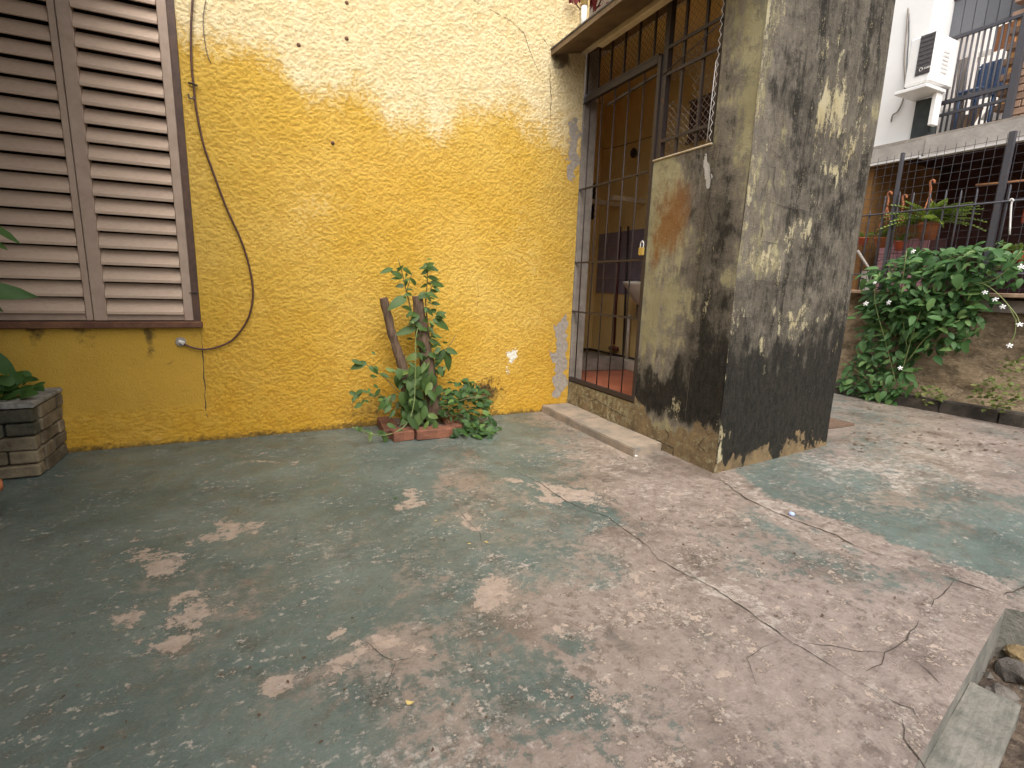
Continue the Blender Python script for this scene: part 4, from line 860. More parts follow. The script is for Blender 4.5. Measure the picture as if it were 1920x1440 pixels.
pic = thing('dark_panel', RWp(1315, 220), 'dark framed panel on the porch room wall behind the chain-link', 'panel')
a = RWp(1292, 268); b = RWp(1350, 175)
box_obj('panel', (RX - .025, RX - .002, b.y, a.y, a.z, b.z), MATS['veranda'], pic)
bm = bmesh.new(); bx(bm, RX - .035, RX - .0255, b.y - .012, a.y + .012, a.z - .02, a.z - .001); bx(bm, RX - .035, RX - .0255, b.y - .012, a.y + .012, b.z + .001, b.z + .02); obj('frame', bm, MATS['wood'], pic)
ht = thing('wall_hook', RWp(1193, 290), 'small dark bulb holder on the porch room wall', 'hook')
bm = bmesh.new(); p = RWp(1193, 288); lathe(bm, [(.018, -.04), (.032, -.01), (.03, .02), (.012, .045)], 10, (p.x - .03, p.y, p.z)); obj('holder', bm, MATS['iron'], ht, True)
tube_obj('wire', [RWp(1090, 285), RWp(1160, 275), RWp(1240, 250)], .003, IR, ht, 5)

# ------------------------------------------------------------------ leaves
def leaf_template(W=.27, fold=.25, droop=.18, ns=6, wave=.0, power=.85):
    V = []; Fc = []
    for i in range(ns + 1):
        t = i / ns; w = W * 2.45 * (t + .03) ** .62 * (1 - t) ** .92 if t < 1 else .002
        z = -droop * t * t; y = t * (1 - .12 * droop * t)
        wv = wave * math.sin(t * 9)
        V += [(-w, y, z + fold * w + wv), (0, y, z), (w, y, z + fold * w - wv)]
    for i in range(ns):
        a = 3 * i; Fc += [(a, a + 1, a + 4, a + 3), (a + 1, a + 2, a + 5, a + 4)]
    return V, Fc
def leaf_meshes(name, mat, **kw):
    out = []
    for W, fo, dr in ((.25, .25, .15), (.29, .15, .28), (.22, .4, .08), (.27, .05, .40)):
        V, Fc = leaf_template(W * kw.get('w', 1), fo, dr, kw.get('ns', 6), kw.get('wave', 0), kw.get('power', .85))
        me = bpy.data.meshes.new(name); me.from_pydata(V, [], Fc); me.update(); me.polygons.foreach_set('use_smooth', [True] * len(me.polygons)); me.materials.append(mat); out.append(me)
    return out
def leaf_matrix(base, tip, n, ws=1.0):
    base, tip = Vector(base), Vector(tip); y = tip - base; L = y.length; y = y / L; n = Vector(n); z = (n - y * n.dot(y))
    z = z.normalized() if z.length > 1e-4 else y.orthogonal().normalized(); x = y.cross(z)
    m = Matrix.Identity(4)
    for i in range(3): m[i][0] = x[i] * L * ws; m[i][1] = y[i] * L; m[i][2] = z[i] * L; m[i][3] = base[i]
    return m
def put_leaf(me, m, parent, name='leaf'):
    o = bpy.data.objects.new(name, me); COL.objects.link(o); o.parent = parent; o.matrix_parent_inverse = parent.matrix_world.inverted(); o.matrix_basis = m
    return o
def joined(name, items, mat, parent=None):
    """many leaves as one mesh: items = [(mesh, matrix)]"""
    V = []; Fc = []
    for me, m in items:
        k = len(V); V += [tuple(m @ v.co) for v in me.vertices]; Fc += [tuple(i + k for i in p.vertices) for p in me.polygons]
    o = py_obj(name, V, Fc, mat, parent, True); o['kind'] = 'stuff'; return o
def rv(s=1.0): return Vector((random.uniform(-s, s), random.uniform(-s, s), random.uniform(-s, s)))

# ------------------------------------------------------------------ shrub in its little brick bed
def CW(cx, cy, y=3.30): return on(620 + cx / 3.788, 480 + cy / 3.788, 1, y)
shr = thing('wall_shrub', (.86, 3.3, 0), 'leafy shrub sprouting from two cut stumps against the yellow wall', 'shrub')
LA = leaf_meshes('leaf', MATS['leafA'], w=1.05)
def stump(pts, r0, r1, label):
    P = spline(pts, 5); n = len(P); bm = bmesh.new(); tube(bm, P, [r0 + (r1 - r0) * i / (n - 1) + random.uniform(-.003, .003) for i in range(n)], 12)
    for v in bm.verts: v.co += rv(.0035)
    o = obj('stump', bm, MATS['wood'], shr, False); o['label'] = label
stump([CW(560, 1120), CW(520, 840), CW(440, 560), CW(375, 300)], .036, .023, 'thin leaning stump of old wood')
stump([CW(735, 1120), CW(700, 850), CW(650, 560), CW(615, 285)], .058, .034, 'thicker upright stump of old wood')
for pts, r in (([(700, 900), (640, 640), (590, 450), (540, 260), (515, 150), (480, 20)], .006), ([(720, 900), (715, 700), (690, 480), (675, 350), (685, 200), (690, 80)], .006), ([(720, 760), (790, 680), (840, 640), (890, 560)], .004), ([(700, 640), (740, 450), (790, 400)], .004), ([(560, 1080), (420, 900), (250, 770), (170, 760)], .004), ([(560, 1100), (400, 1010), (240, 960)], .004), ([(750, 900), (765, 800)], .004), ([(690, 280), (740, 190), (800, 195)], .003), ([(540, 250), (575, 130), (600, 110)], .003), ([(620, 1130), (560, 900), (535, 700)], .006)):
    tube_obj('stem', spline([CW(x, y, 3.28) for x, y in pts], 5), [r * (1 - .6 * i / (5 * (len(pts) - 1))) for i in range(5 * (len(pts) - 1) + 1)], MATS['twig'], shr, 6)
leaves = [(430,95,340,125),(500,150,430,95),(490,160,440,140),(520,90,600,125),(600,200,565,150),(545,190,505,170),(515,210,455,210),(570,270,525,265),(520,300,390,370),(565,385,500,350),(610,420,530,415),(620,425,555,470),(590,515,440,560),(690,80,775,90),(700,150,790,160),(690,100,640,130),(720,190,825,215),(735,220,780,255),(670,265,610,300),(690,265,780,300),(690,280,715,330),(670,370,745,410),(755,410,820,395),(745,460,870,520),(750,430,815,440),(700,465,745,495),(700,510,740,560),(725,560,800,585),(600,470,670,540),(710,600,800,640),(610,620,700,660),(830,665,915,700),(820,690,865,830),(800,680,730,810),(620,705,515,725),(620,690,660,750),(690,750,625,850),(690,770,735,870),(700,810,630,990),(770,790,800,860),(240,760,125,810),(160,745,240,775),(280,790,355,830),(360,840,430,870),(400,800,460,830),(215,960,145,1040),(140,970,215,1000),(225,960,290,975),(345,950,310,1010),(400,1020,330,1095),(380,1025,415,1050),(420,1070,380,1115),(450,1100,410,1160),(510,1130,560,1160),(580,1040,650,1115),(560,1155,640,1250),(690,1180,650,1250),(740,1180,740,1295),(700,1130,775,1150),(490,1240,550,1320),(380,1260,400,1345),(285,1255,280,1325),(410,1195,475,1225),(515,890,590,905),(500,840,590,810),(290,1260,240,1235),(385,1270,350,1245),(480,105,520,60),(700,700,790,720),(660,650,610,590),(640,860,560,900),(600,960,520,1030),(660,930,720,1010),(560,760,620,800)]
for x0, y0, x1, y1 in leaves:
    yb = 3.27 - (.10 if y0 > 1000 else .03 * random.random()) - (.06 if y0 > 1150 else 0)
    n = Vector((random.uniform(-.3, .3), -1.0, .55 + random.uniform(-.2, .3)))
    b = CW(x0, y0, yb); t_ = CW(x1, y1, yb - random.uniform(.0, .05)); b = b - (t_ - b) * .12
    put_leaf(random.choice(LA), leaf_matrix(b, b.lerp(t_, .92), n, random.uniform(.75, 1.05)), shr)
for i in range(90):          # small leaves along the shoots
    sx_, sy_ = random.choice([(540, 260), (515, 150), (590, 450), (640, 640), (690, 480), (685, 200), (690, 100), (715, 700), (790, 690), (740, 450), (680, 340), (620, 560), (420, 880), (300, 790), (400, 1010), (250, 965)])
    cx = sx_ + random.gauss(0, 28); cy = sy_ + random.gauss(0, 45); yb = 3.27 + random.uniform(-.05, .06); a = random.uniform(-.6, 3.7); L = random.uniform(28, 62)
    put_leaf(random.choice(LA), leaf_matrix(CW(cx, cy, yb), CW(cx + L * math.cos(a), cy + L * math.sin(a) * .8, yb - .03), (random.uniform(-.7, .7), -1, random.uniform(-.1, 1)), random.uniform(.8, 1.1)), shr)
for i in range(75):
    cx = random.gauss(600, 75); cy = random.uniform(780, 1150); yb = 3.25 + random.uniform(-.05, .1)
    a = random.uniform(.9, 2.4); L = random.uniform(60, 110)
    put_leaf(random.choice(LA), leaf_matrix(CW(cx, cy, yb), CW(cx + L * math.cos(a), cy + L * math.sin(a), yb - .04), (random.uniform(-.5, .5), -1, random.uniform(.1, 1)), 1.1), shr)
vn = thing('trailing_vine', CW(400, 1270, 3.05), 'thin pale vine runner trailing from the shrub onto the floor', 'vine')
vp = [(640, 540), (620, 515), (605, 580), (602, 700), (600, 900), (592, 1040), (560, 1160), (490, 1235), (385, 1272), (285, 1262), (150, 1215)]
tube_obj('runner', spline([CW(x, y, 3.20 - .013 * i) for i, (x, y) in enumerate(vp)], 6), .0032, MATS['vine'], vn, 6)
for x0, y0, x1, y1 in ((175,1215,215,1245),(250,1235,290,1250),(230,1228,200,1225),(350,1262,385,1250)): put_leaf(random.choice(LA), leaf_matrix(CW(x0, y0, 3.06), CW(x1, y1, 3.04), (0, -1, .6), 1.1), vn)
# low bush beside it
bu = thing('low_bush', (1.13, 3.15, 0), 'low dense bush of small leaves spilling over the brick bed', 'bush')
LB = leaf_meshes('leaf', MATS['leafB'], w=1.15, ns=4)
for i in range(270):
    while True:
        cx = random.uniform(740, 1190); cy = random.uniform(880, 1380)
        inside = ((cx - 920) / 190) ** 2 + ((cy - 1020) / 140) ** 2 < 1 or ((cx - 1010) / 150) ** 2 + ((cy - 1200) / 130) ** 2 < 1 or ((cx - 1090) / 105) ** 2 + ((cy - 1320) / 50) ** 2 < 1
        if inside: break
    yb = 3.34 - max(0, (cy - 900)) / 480 * .36 + random.uniform(-.05, .10)
    yb = min(yb, YW - .03); b = CW(cx, cy, yb)
    if b.z < .012: b.z = .012 + random.random() * .02
    d = Vector((random.uniform(-1, 1), random.uniform(-.9, .25), random.uniform(-.6, .5))).normalized() * random.uniform(.040, .068)
    put_leaf(random.choice(LB), leaf_matrix(b, b + d, (random.uniform(-.5, .5), -.7, 1.0), random.uniform(.9, 1.25)), bu)
for i in range(14):
    e = CW(random.uniform(800, 1120), random.uniform(950, 1250), 3.2); e.z = max(e.z, .02)
    tube_obj('stem', spline([Vector((.98 + random.uniform(-.08, .08), 3.3, .06)), (Vector((1.0, 3.28, .12)) + e) / 2 + Vector((0, 0, .03)), e], 4), .0028, MATS['twig'], bu, 5)
dt = thing('dry_twigs', CW(1090, 960, 3.46), 'dark dry twigs clinging to the wall behind the low bush', 'twigs')
bm = bmesh.new()
for i in range(90):
    c = CW(random.gauss(1090, 60), random.gauss(950, 38), YW - .012); p = c.copy(); pts = [p.copy()]
    for j in range(4): p += Vector((random.uniform(-.015, .015), random.uniform(-.004, .003), random.uniform(-.014, .014))); p.y = min(p.y, YW - .004); pts.append(p.copy())
    tube(bm, pts, .0016, 4, False)
o = obj('twig_tangle', bm, MATS['darktwig'], dt); o['kind'] = 'stuff'
# bricks of the bed
bed = thing('brick_bed', (.86, 3.2, 0), 'small planting bed edged with red bricks at the foot of the wall', 'brick bed')
bme = bpy.data.meshes.new('brick'); bm = bmesh.new(); bx(bm, -.11, .11, -.05, .05, 0, .062, jit=.002, bev=.005); bm.to_mesh(bme); bm.free(); bme.materials.append(MATS['brick'])
for x, y, z, rz, sx in ((.945, 3.115, .0, .02, 1.2), (.735, 3.135, .0, .05, .62), (.685, 3.27, .0, 1.5, 1.0), (.695, 3.43, .0, 1.55, .62), (1.10, 3.22, .0, 1.5, .95), (1.11, 3.40, .0, 1.58, .8)):
    o = bpy.data.objects.new('brick', bme); link(o, bed); o.location = (x, y, z); o.rotation_euler = (random.uniform(-.02, .02), random.uniform(-.02, .02), rz); o.scale = (sx, 1, 1.0)
bm = bmesh.new(); bmesh.ops.create_grid(bm, x_segments=14, y_segments=10, size=.5)
for v in bm.verts: v.co = Vector((.895 + v.co.x * .40, 3.315 + v.co.y * .34, .045 + random.uniform(-.008, .012)))
obj('earth', bm, MATS['soil'], bed)
# weeds at the wall foot
for i, (x, y, lbl) in enumerate(((515, 806, 'tiny green weed at the wall foot below the loose cable'), (648, 797, 'tiny green weed at the wall foot near the vine tip'))):
    w = thing('wall_weed', floor_at(x, y), lbl, 'weed', 'weeds along the wall foot'); c = floor_at(x, y)
    for k in range(12):
        d = Vector((random.uniform(-1, 1), random.uniform(-1, .2), random.uniform(.2, 1))).normalized() * random.uniform(.015, .035); put_leaf(random.choice(LB), leaf_matrix(c + Vector((random.uniform(-.03, .03), -.01, .003)), c + d + Vector((0, -.01, .004)), (0, -1, 1), 1.0), w)

# ------------------------------------------------------------------ stone planter on the left
PXR, PYF, PZT = -1.045, 3.115, .375
pl = thing('stone_planter', (-1.45, 3.3, 0), 'weathered stone block planter with mossy front against the wall', 'planter')
rows = 5; rh = (PZT - .03) / rows
def block(b, mat, jit=.004, bev=.007): return box_obj('block', b, mat, pl, jit=jit, bev=bev)
for r in range(rows):
    z0 = r * rh + .002; z1 = (r + 1) * rh - .003; off = .0 if r % 2 else .1
    xs = [PXR - .006] + [PXR - .12 - off - .22 * k for k in range(5)]
    fm = MATS['mossblock'] if r >= 3 else MATS['block']
    for a, b in zip(xs[:-1], xs[1:]): block((b + .004, a - .004 if a != xs[0] else a, PYF + random.uniform(-.003, .003), PYF + .07, z0, z1), fm)
    ys = [PYF + .078] + ([PYF + .2, YW - .004] if r % 2 else [PYF + .29, YW - .004])
    for a, b in zip(ys[:-1], ys[1:]): block((PXR - .07, PXR + random.uniform(-.003, .003), a + .003, b - .003, z0, z1), MATS['block'])
bm = bmesh.new(); prism(bm, [(PXR - .60, PYF - .006), (PXR + .008, PYF - .006), (PXR + .008, YW - .004), (PXR - .085, YW - .004), (PXR - .085, PYF + .09), (PXR - .60, PYF + .09)], PZT - .029, PZT, .006)
for v in bm.verts: v.co += rv(.003)
obj('rim', bm, MATS['blockcap'], pl)
bm = bmesh.new(); bmesh.ops.create_grid(bm, x_segments=12, y_segments=8, size=.5)
for v in bm.verts: v.co = Vector((PXR - .60 + v.co.x * 1.1, 3.31 + v.co.y * .36, PZT - .045 + random.uniform(-.01, .012)))
obj('earth', bm, MATS['soil'], pl)
LD = leaf_meshes('leaf', MATS['leafD'], w=1.55, wave=.03)
hb = thing('planter_herb', (-1.2, 3.3, PZT - .04), 'bushy green herb with round leaves growing in the stone planter', 'herb')
for i in range(120):
    c = Vector((random.uniform(-1.5, -1.10), random.uniform(3.18, 3.42), PZT + random.uniform(-.03, .05 + .05 * random.random())))
    d = Vector((random.uniform(-1, 1), random.uniform(-1, .3), random.uniform(.1, .8))).normalized() * random.uniform(.05, .095)
    put_leaf(random.choice(LD), leaf_matrix(c, c + d, (random.uniform(-.4, .4), -.6, 1), 1.0), hb)
tl = thing('tall_plant', (-1.42, 3.2, PZT - .04), 'taller toothed-leaf plant rising from the stone planter past the shutters', 'plant')
tube_obj('stem', spline([(-1.42, 3.2, PZT - .05), (-1.41, 3.14, .8), (-1.44, 3.05, 1.25), (-1.42, 3.0, 1.75)], 6), .009, MATS['twig'], tl, 7)
def lf2(x0, y0, x1, y1, yy, n=(.1, -.6, 1), ws=.55): put_leaf(random.choice(LD), leaf_matrix(on(x0, y0, 1, yy), on(x1, y1, 1, yy), n, ws), tl, 'leaf')
lf2(-90, 400, 38, 424, 3.05, (0, -.5, .9), .45); lf2(-110, 545, 60, 540, 3.0, (0, -.9, .5), .42); lf2(-60, 440, 16, 462, 3.1); lf2(-60, 660, 34, 690, 3.12, (0, -.8, .7), .8); lf2(-50, 560, 8, 580, 3.1); lf2(-60, 350, -5, 320, 3.1); lf2(-80, 300, -20, 370, 3.1); lf2(-90, 470, -30, 600, 3.1)
for i in range(14):
    z = random.uniform(.7, 1.8); b = Vector((-1.42, 3.1, z)); d = Vector((random.uniform(-1, .15), random.uniform(-.6, .6), random.uniform(-.3, .3))).normalized() * random.uniform(.12, .2); put_leaf(random.choice(LD), leaf_matrix(b, b + d, (0, -.4, 1), .6), tl)
pt = thing('terracotta_pot', floor_at(-62, 985), 'terracotta flower pot on the floor at the left edge', 'pot')
c = floor_at(-62, 985); bm = bmesh.new(); lathe(bm, [(.065, 0), (.088, .02), (.098, .08), (.104, .125), (.118, .127), (.118, .155), (.100, .156), (.092, .12), (.06, .115)], 24, c); obj('pot', bm, MATS['terra'], pt, True)

# ------------------------------------------------------------------ neighbour's side: kerb, bank, wall, fence, house
XK = 5.28
ks = floor_at(1925, 803); kdir = Vector((-.06, 1, 0)).normalized()
for i in range(7):
    y0 = 1.15 + i * .40; y1 = y0 + .393; x0 = 5.34 - .055 * i * .4 * 2 * .5
    xk = lambda y: 5.46 - .125 * (y - 1.5) if y < 3 else 5.27 - .02 * (y - 3)
    bm = bmesh.new(); prism(bm, [(xk(y0), y0), (xk(y0) + .12, y0), (xk(y1) + .12, y1), (xk(y1), y1)], -.05, .105 + random.uniform(-.008, .008), .008)
    for v in bm.verts: v.co += rv(.003)
    o = obj('kerb_stone', bm, MATS['kerb']); tag(o, 'black mossy kerb stone along the foot of the earth bank', 'kerb stone', 'kerb stones below the bank')
def bank():
    from mathutils import noise as mn
    Ys = np.linspace(-1.5, 6.5, 130); Ts = np.linspace(0, 1, 46); V = []
    for y in Ys:
        xb = (5.46 - .125 * (y - 1.5) if y < 3 else 5.27 - .02 * (y - 3)) + .10
        for t in Ts:
            x = xb + .10 * t + .12 * (1 - t) ** 3 * -0 + (.0 if t > .12 else 0); z = .07 + t * .97
            if t < .12: x = xb + t * 1.0
            else: x = xb + .12 + (t - .12) * .14
            k = mn.fractal(Vector((x * 3, y * 3.2, z * 5)), 1.0, 2.0, 6) * .035
            V.append((x + k, y, z + k * .3))
    n = len(Ts); Fc = [(i * n + j, (i + 1) * n + j, (i + 1) * n + j + 1, i * n + j + 1) for i in range(len(Ys) - 1) for j in range(n - 1)]
    o = py_obj('retaining_wall', V, Fc, MATS['bank'], smooth=True); tag(o, 'crumbling brown earth-rendered retaining wall under the neighbour\'s fence', 'wall')
    return o
bank()
o = box_obj('wall_ledge', (5.50, 6.1, -1.5, 6.5, 1.025, 1.06), MATS['plankB'], bev=.006); tag(o, 'tan cement ledge on top of the retaining wall', 'ledge')
XF = 5.62
fen = thing('mesh_fence', (XF, 2.8, 1.06), 'wire mesh fence with iron posts and bars on the neighbour\'s wall', 'fence')
bm = bmesh.new(); zt = 2.36
y = 1.2
while y < 5.2: tube(bm, [(XF, y + random.uniform(-.006, .006), 1.06), (XF + random.uniform(-.01, .01), y + random.uniform(-.01, .01), zt)], .0022, 4, False); y += .072
z = 1.1
while z < zt: tube(bm, [(XF - .004, 1.2, z), (XF - .004, 2.3, z + random.uniform(-.01, .01)), (XF - .004, 3.4, z + random.uniform(-.01, .01)), (XF - .004, 5.2, z)], .0022, 4, False); z += .072
obj('wire_mesh', bm, MATS['irondark'], fen)
def fx(x, y): return on(x, y, 0, XF - .03)
for x0, y0, x1, y1, w in ((1886, 283, 1862, 470, .042), (1683, 300, 1668, 490, .022)):
    a = fx(x0, y0); b = fx(x1, y1); box_obj('post', (XF - .05, XF - .015, (a.y + b.y) / 2 - w / 2, (a.y + b.y) / 2 + w / 2, 1.06, zt), MATS['irondark'], fen)
for x0, y0 in ((1632, 400), (1661, 372), (1688, 365), (1714, 366), (1775, 362), (1803, 362), (1833, 360), (1895, 352), (1745, 368)):
    a = fx(x0, y0); tube_obj('spear_bar', [(XF - .035, a.y, 1.06), (XF - .035, a.y, a.z), (XF - .035, a.y, a.z + .03)], [.008, .008, .001], MATS['irondark'], fen, 6)
a = fx(1690, 398); tube_obj('rail', [(XF - .046, 1.2, a.z), (XF - .046, 5.0, a.z)], .008, MATS['irondark'], fen, 6)
a = fx(1690, 490); tube_obj('rail', [(XF - .046, 1.2, 1.22), (XF - .046, 5.0, 1.22)], .008, MATS['irondark'], fen, 6)
for i in range(5):
    c = fx(1655 + i * 22, 486); r = .055; tube_obj('ring', [(XF - .036, c.y + r * math.cos(2 * PI * k / 14), 1.31 + r * math.sin(2 * PI * k / 14)) for k in range(15)], .005, MATS['irondark'], fen, 5)
# house behind the fence
XH = 5.74
hou = thing('neighbour_house', (6.5, 3, 1.0), 'neighbour\'s house with dark veranda below and white upper wall', 'house')
box_obj('veranda_back_wall', (7.1, 7.2, -.5, 7, 0, 2.45), MATS['veranda'], hou)
box_obj('veranda_end_wall', (XH + .1, 7.1, 3.52, 3.64, 1.0, 2.45), MATS['ochrewall'], hou)
box_obj('veranda_floor', (XH - .1, 7.1, -.5, 7, .9, 1.0), MATS['graycem'], hou)
box_obj('veranda_ceiling', (XH + .06, 7.2, -.5, 7, 2.46, 2.5), MATS['veranda'], hou)
fa = on(1640, 292, 0, XH); 
bm = bmesh.new(); bx(bm, XH, XH + .055, 3.02, 7, 2.345, 2.485); obj('fascia', bm, MATS['fascia'], hou)
bm = bmesh.new(); bx(bm, XH - .012, XH + .055, -.5, 3.018, 2.325, 2.49); obj('fascia', bm, MATS['fascia'], hou)
bm = bmesh.new(); bx(bm, XH - .03, XH + .04, -.5, 3.04, 2.306, 2.323); bx(bm, XH - .018, XH + .04, 3.041, 7, 2.325, 2.343); obj('drip_trim', bm, MATS['metaltrim'], hou)
box_obj('balcony_slab', (XH + .056, 7.6, -.5, 7, 2.501, 2.53), MATS['graycem'], hou)
XU = 6.0
uw0 = on(1728, 140, 0, XU).y
box_obj('white_wall', (XU, XU + .12, uw0, 7, 2.531, 6.0), MATS['whitewall'], hou)
box_obj('white_wall_return', (XU + .121, 8.2, uw0 + .02, uw0 + .10, 2.531, 6.0), MATS['whitewall'], hou)
box_obj('balcony_back_wall', (7.55, 7.65, -.5, uw0 - .001, 2.531, 6.0), MATS['ochrewall'], hou)
# brick wall at the far right: single bricks
bp = thing('brick_column', (6.4, 2.3, 2.53), 'orange brick column at the end of the neighbour\'s balcony', 'column')
brm = bpy.data.meshes.new('brick'); bm = bmesh.new(); bx(bm, -.05, .05, -.095, .095, 0, .055, bev=.003); bm.to_mesh(brm); bm.free()
tb = simple('orange_brick', (.30, .185, .125), (.42, .27, .19), 10, .85, .003, 60, rnd=.3); brm.materials.append(tb)
by = on(1940, 100, 0, 6.3).y
box_obj('core', (6.26, 6.34, by - .38, by + .085, 2.531, 4.6), MATS['graycem'], bp)
for r in range(30):
    for k in range(3):
        yy = by - .0 - .2 * k + (.1 if r % 2 else 0)
        if yy - .095 < by - .5: continue
        o = bpy.data.objects.new('brick', brm); link(o, bp); o.location = (6.29, yy, 2.535 + r * .065)
# grey door boards at the top
dr = thing('grey_shutter_door', (6.6, 2.8, 3.4), 'grey boarded shutter hanging above the neighbour\'s balcony', 'shutter')
XD = 6.40
yl = on(1743, 60, 0, XD).y; yr = on(1912, 60, 0, XD).y; nbd = 8; wbd = (yl - yr) / nbd
zb = lambda px_, py_: on(px_, py_, 0, XD).z
z0 = on(1800, 66, 0, XD).z; z1 = on(1800, 4, 0, XD).z + .02
bme2 = bpy.data.meshes.new('board'); bm = bmesh.new(); bx(bm, -.012, .012, -wbd / 2 + .003, wbd / 2 - .003, z0, z1, bev=.002); bm.to_mesh(bme2); bm.free(); bme2.materials.append(MATS['greydoor'])
for i in range(nbd):
    o = bpy.data.objects.new('board', bme2); link(o, dr); o.location = (XD, yl - (i + .5) * wbd, 0)
tube_obj('bottom_rail', [(XD - .02, yl, z0 - .012), (XD - .02, yr, z0 - .012)], .016, MATS['irondark'], dr, 8); tube_obj('top_rail', [(XD - .02, yl + .02, z1 + .02), (XD - .02, yr, z1 + .02)], .018, MATS['irondark'], dr, 8)
o = box_obj('ochre_lintel', (XD - .03, XD + .1, yr - .3, yl + .04, z1 + .045, z1 + .8), MATS['plankB']); tag(o, 'tan lintel strip above the grey boarded shutter', 'lintel')
# railing
rl = thing('balcony_railing', (5.95, 2.8, 2.53), 'dark steel railing along the neighbour\'s upper balcony', 'railing')
XRL = 6.18
def rp(x, y, X=XRL): return on(x, y, 0, X)
ry1 = on(1756, 200, 0, XRL).y; ry0 = on(1909, 120, 0, XRL).y
def rail(ya, za, yb, zb_, w=.035):
    bm = bmesh.new(); a = Vector((XRL, ya, za)); b = Vector((XRL, yb, zb_)); tube(bm, [a, b], w * .6, 4); obj('rail', bm, MATS['irondark'], rl)
for y_, w in ((78, .03), (190, .04), (213, .03)):
    zl = rp(1820, {78: 62, 190: 180, 213: 203}[y_]).z; rail(ry1, zl, ry0, zl, w)
box_obj('post', (XRL - .025, XRL + .025, ry0 - .025, ry0 + .025, 2.531, rp(1909, 20).z), MATS['irondark'], rl)
for i in range(13):
    yy = ry1 + (ry0 - ry1) * (i + .6) / 13.3; tube_obj('bar', [(XRL, yy, 2.531), (XRL, yy, rp(1820, 62).z)], .009, MATS['irondark'], rl, 6)
box_obj('column', (XU - .02, XU + .1, on(1745, 230, 0, XU).y, uw0 - .003, 2.532, on(1730, 188, 0, XU).z), MATS['greenblack'], rl)
# blue plastic chair, planks, panels on the balcony
ch = thing('blue_chair', on(1858, 200, 0, 6.62), 'blue plastic chair with slotted back on the neighbour\'s balcony', 'chair')
XCch = 6.62
a = on(1826, 178, 0, XCch); b = on(1886, 108, 0, XCch)
y0, y1, z0, z1 = b.y, a.y, a.z, b.z
bm = bmesh.new(); 
for i in range(7):
    yy = y0 + (y1 - y0) * i / 6; bx(bm, XCch - .01, XCch + .01, yy - .014, yy + .014, z0, z1 - (.04 if i in (0, 6) else 0))
for j in range(8):
    zz_ = z0 + (z1 - z0) * j / 7.6; bx(bm, XCch - .008, XCch + .008, y0, y1, zz_ - .008, zz_ + .008)
obj('backrest', bm, MATS['blue'], ch)
box_obj('seat', (XCch - .32, XCch, y0, y1, z0 - .06, z0 - .03), MATS['blue'], ch, bev=.01)
for xx_, yy in ((XCch - .3, y0 + .03), (XCch - .3, y1 - .03), (XCch - .02, y0 + .03), (XCch - .02, y1 - .03)): tube_obj('leg', [(xx_, yy, 2.531), (xx_, yy, z0 - .06)], .016, MATS['blue'], ch, 8)
def plank(x0, y0, x1, y1, w, mat, lbl, X=6.42, nm='leaning_plank'):
    a = on(x0, y0, 0, X); b = on(x1, y1, 0, X); bm = bmesh.new(); d = (b - a).normalized(); s = d.cross(Vector((1, 0, 0))).normalized() * w / 2
    vs = [bm.verts.new(e + s * i + Vector((k * .012, 0, 0))) for e in (a, b) for i in (-1, 1) for k in (-1, 1)]
    for f in ((0, 1, 3, 2), (4, 6, 7, 5), (0, 4, 5, 1), (2, 3, 7, 6), (0, 2, 6, 4), (1, 5, 7, 3)): bm.faces.new([vs[i] for i in f])
    o = obj(nm, bm, mat); tag(o, lbl, 'plank', 'boards stored on the balcony')
plank(1790, 262, 1808, 110, .08, MATS['plankA'], 'grey board leaning upright beside the blue chair')
plank(1768, 262, 1778, 205, .10, MATS['acwhite'], 'white board leaning at the balcony corner below the air conditioner', 6.34)
plank(1800, 258, 1835, 200, .09, MATS['plankB'], 'tan plank slanting against the balcony rail')
plank(1785, 262, 1795, 205, .05, MATS['plankB'], 'narrow tan batten beside the white board on the balcony', 6.36)
plank(1770, 225, 1815, 222, .07, MATS['plankA'], 'grey board lying flat across the balcony corner', 6.48)
plank(1845, 215, 1900, 225, .10, MATS['metaltrim'], 'pale board lying low behind the balcony rail under the chair', 6.85)
plank(1838, 250, 1900, 232, .12, MATS['veranda'], 'dark maroon board stored low on the balcony', 6.95)
for i, (x, y) in enumerate(((1825, 80), (1842, 105))): plank(x - 14, y, x + 18, y - 8, .16 if i == 0 else .05, MATS['acwhite'], ('white panel behind the upper balcony rail', 'narrow white strip below the white balcony panel')[i], 7.0, 'white_board')
plank(1866, 75, 1905, 60, .22, MATS['orange'], 'orange cloth hung behind the balcony rail by the brick column', 6.75, 'hung_cloth')
# air conditioner
XA = 5.72
ac = thing('air_conditioner', on(1745, 160, 0, XA), 'white window air conditioner with dark grille on the white wall', 'air conditioner')
tL = on(1708, 76, 0, XA); tR = on(1757, 57, 0, XA); bR = on(1749, 142, 0, XA)
az0, az1, ay0, ay1 = bR.z - .03, tR.z, tR.y, tL.y
xback = on(1797, 97, 1, ay0).x
box_obj('casing', (XA, max(xback, XU + .0), ay0, ay1, az0, az1), MATS['acwhite'], ac, bev=.012)
gy0 = on(1749, 100, 0, XA).y; gy1 = on(1721, 110, 0, XA).y; gz0 = on(1735, 138, 0, XA).z; gz1 = on(1735, 66, 0, XA).z
gr = box_obj('grille', (XA - .006, XA - .0005, gy0, gy1, gz0, gz1), MATS['acgrille'], ac)
for i in range(9):
    zz_ = gz0 + (gz1 - gz0) * (i + .5) / 9; box_obj('louvre', (XA - .010, XA - .0062, gy0 + .004, gy1 - .004, zz_ - .004, zz_ + .004), MATS['acgrille'], gr)
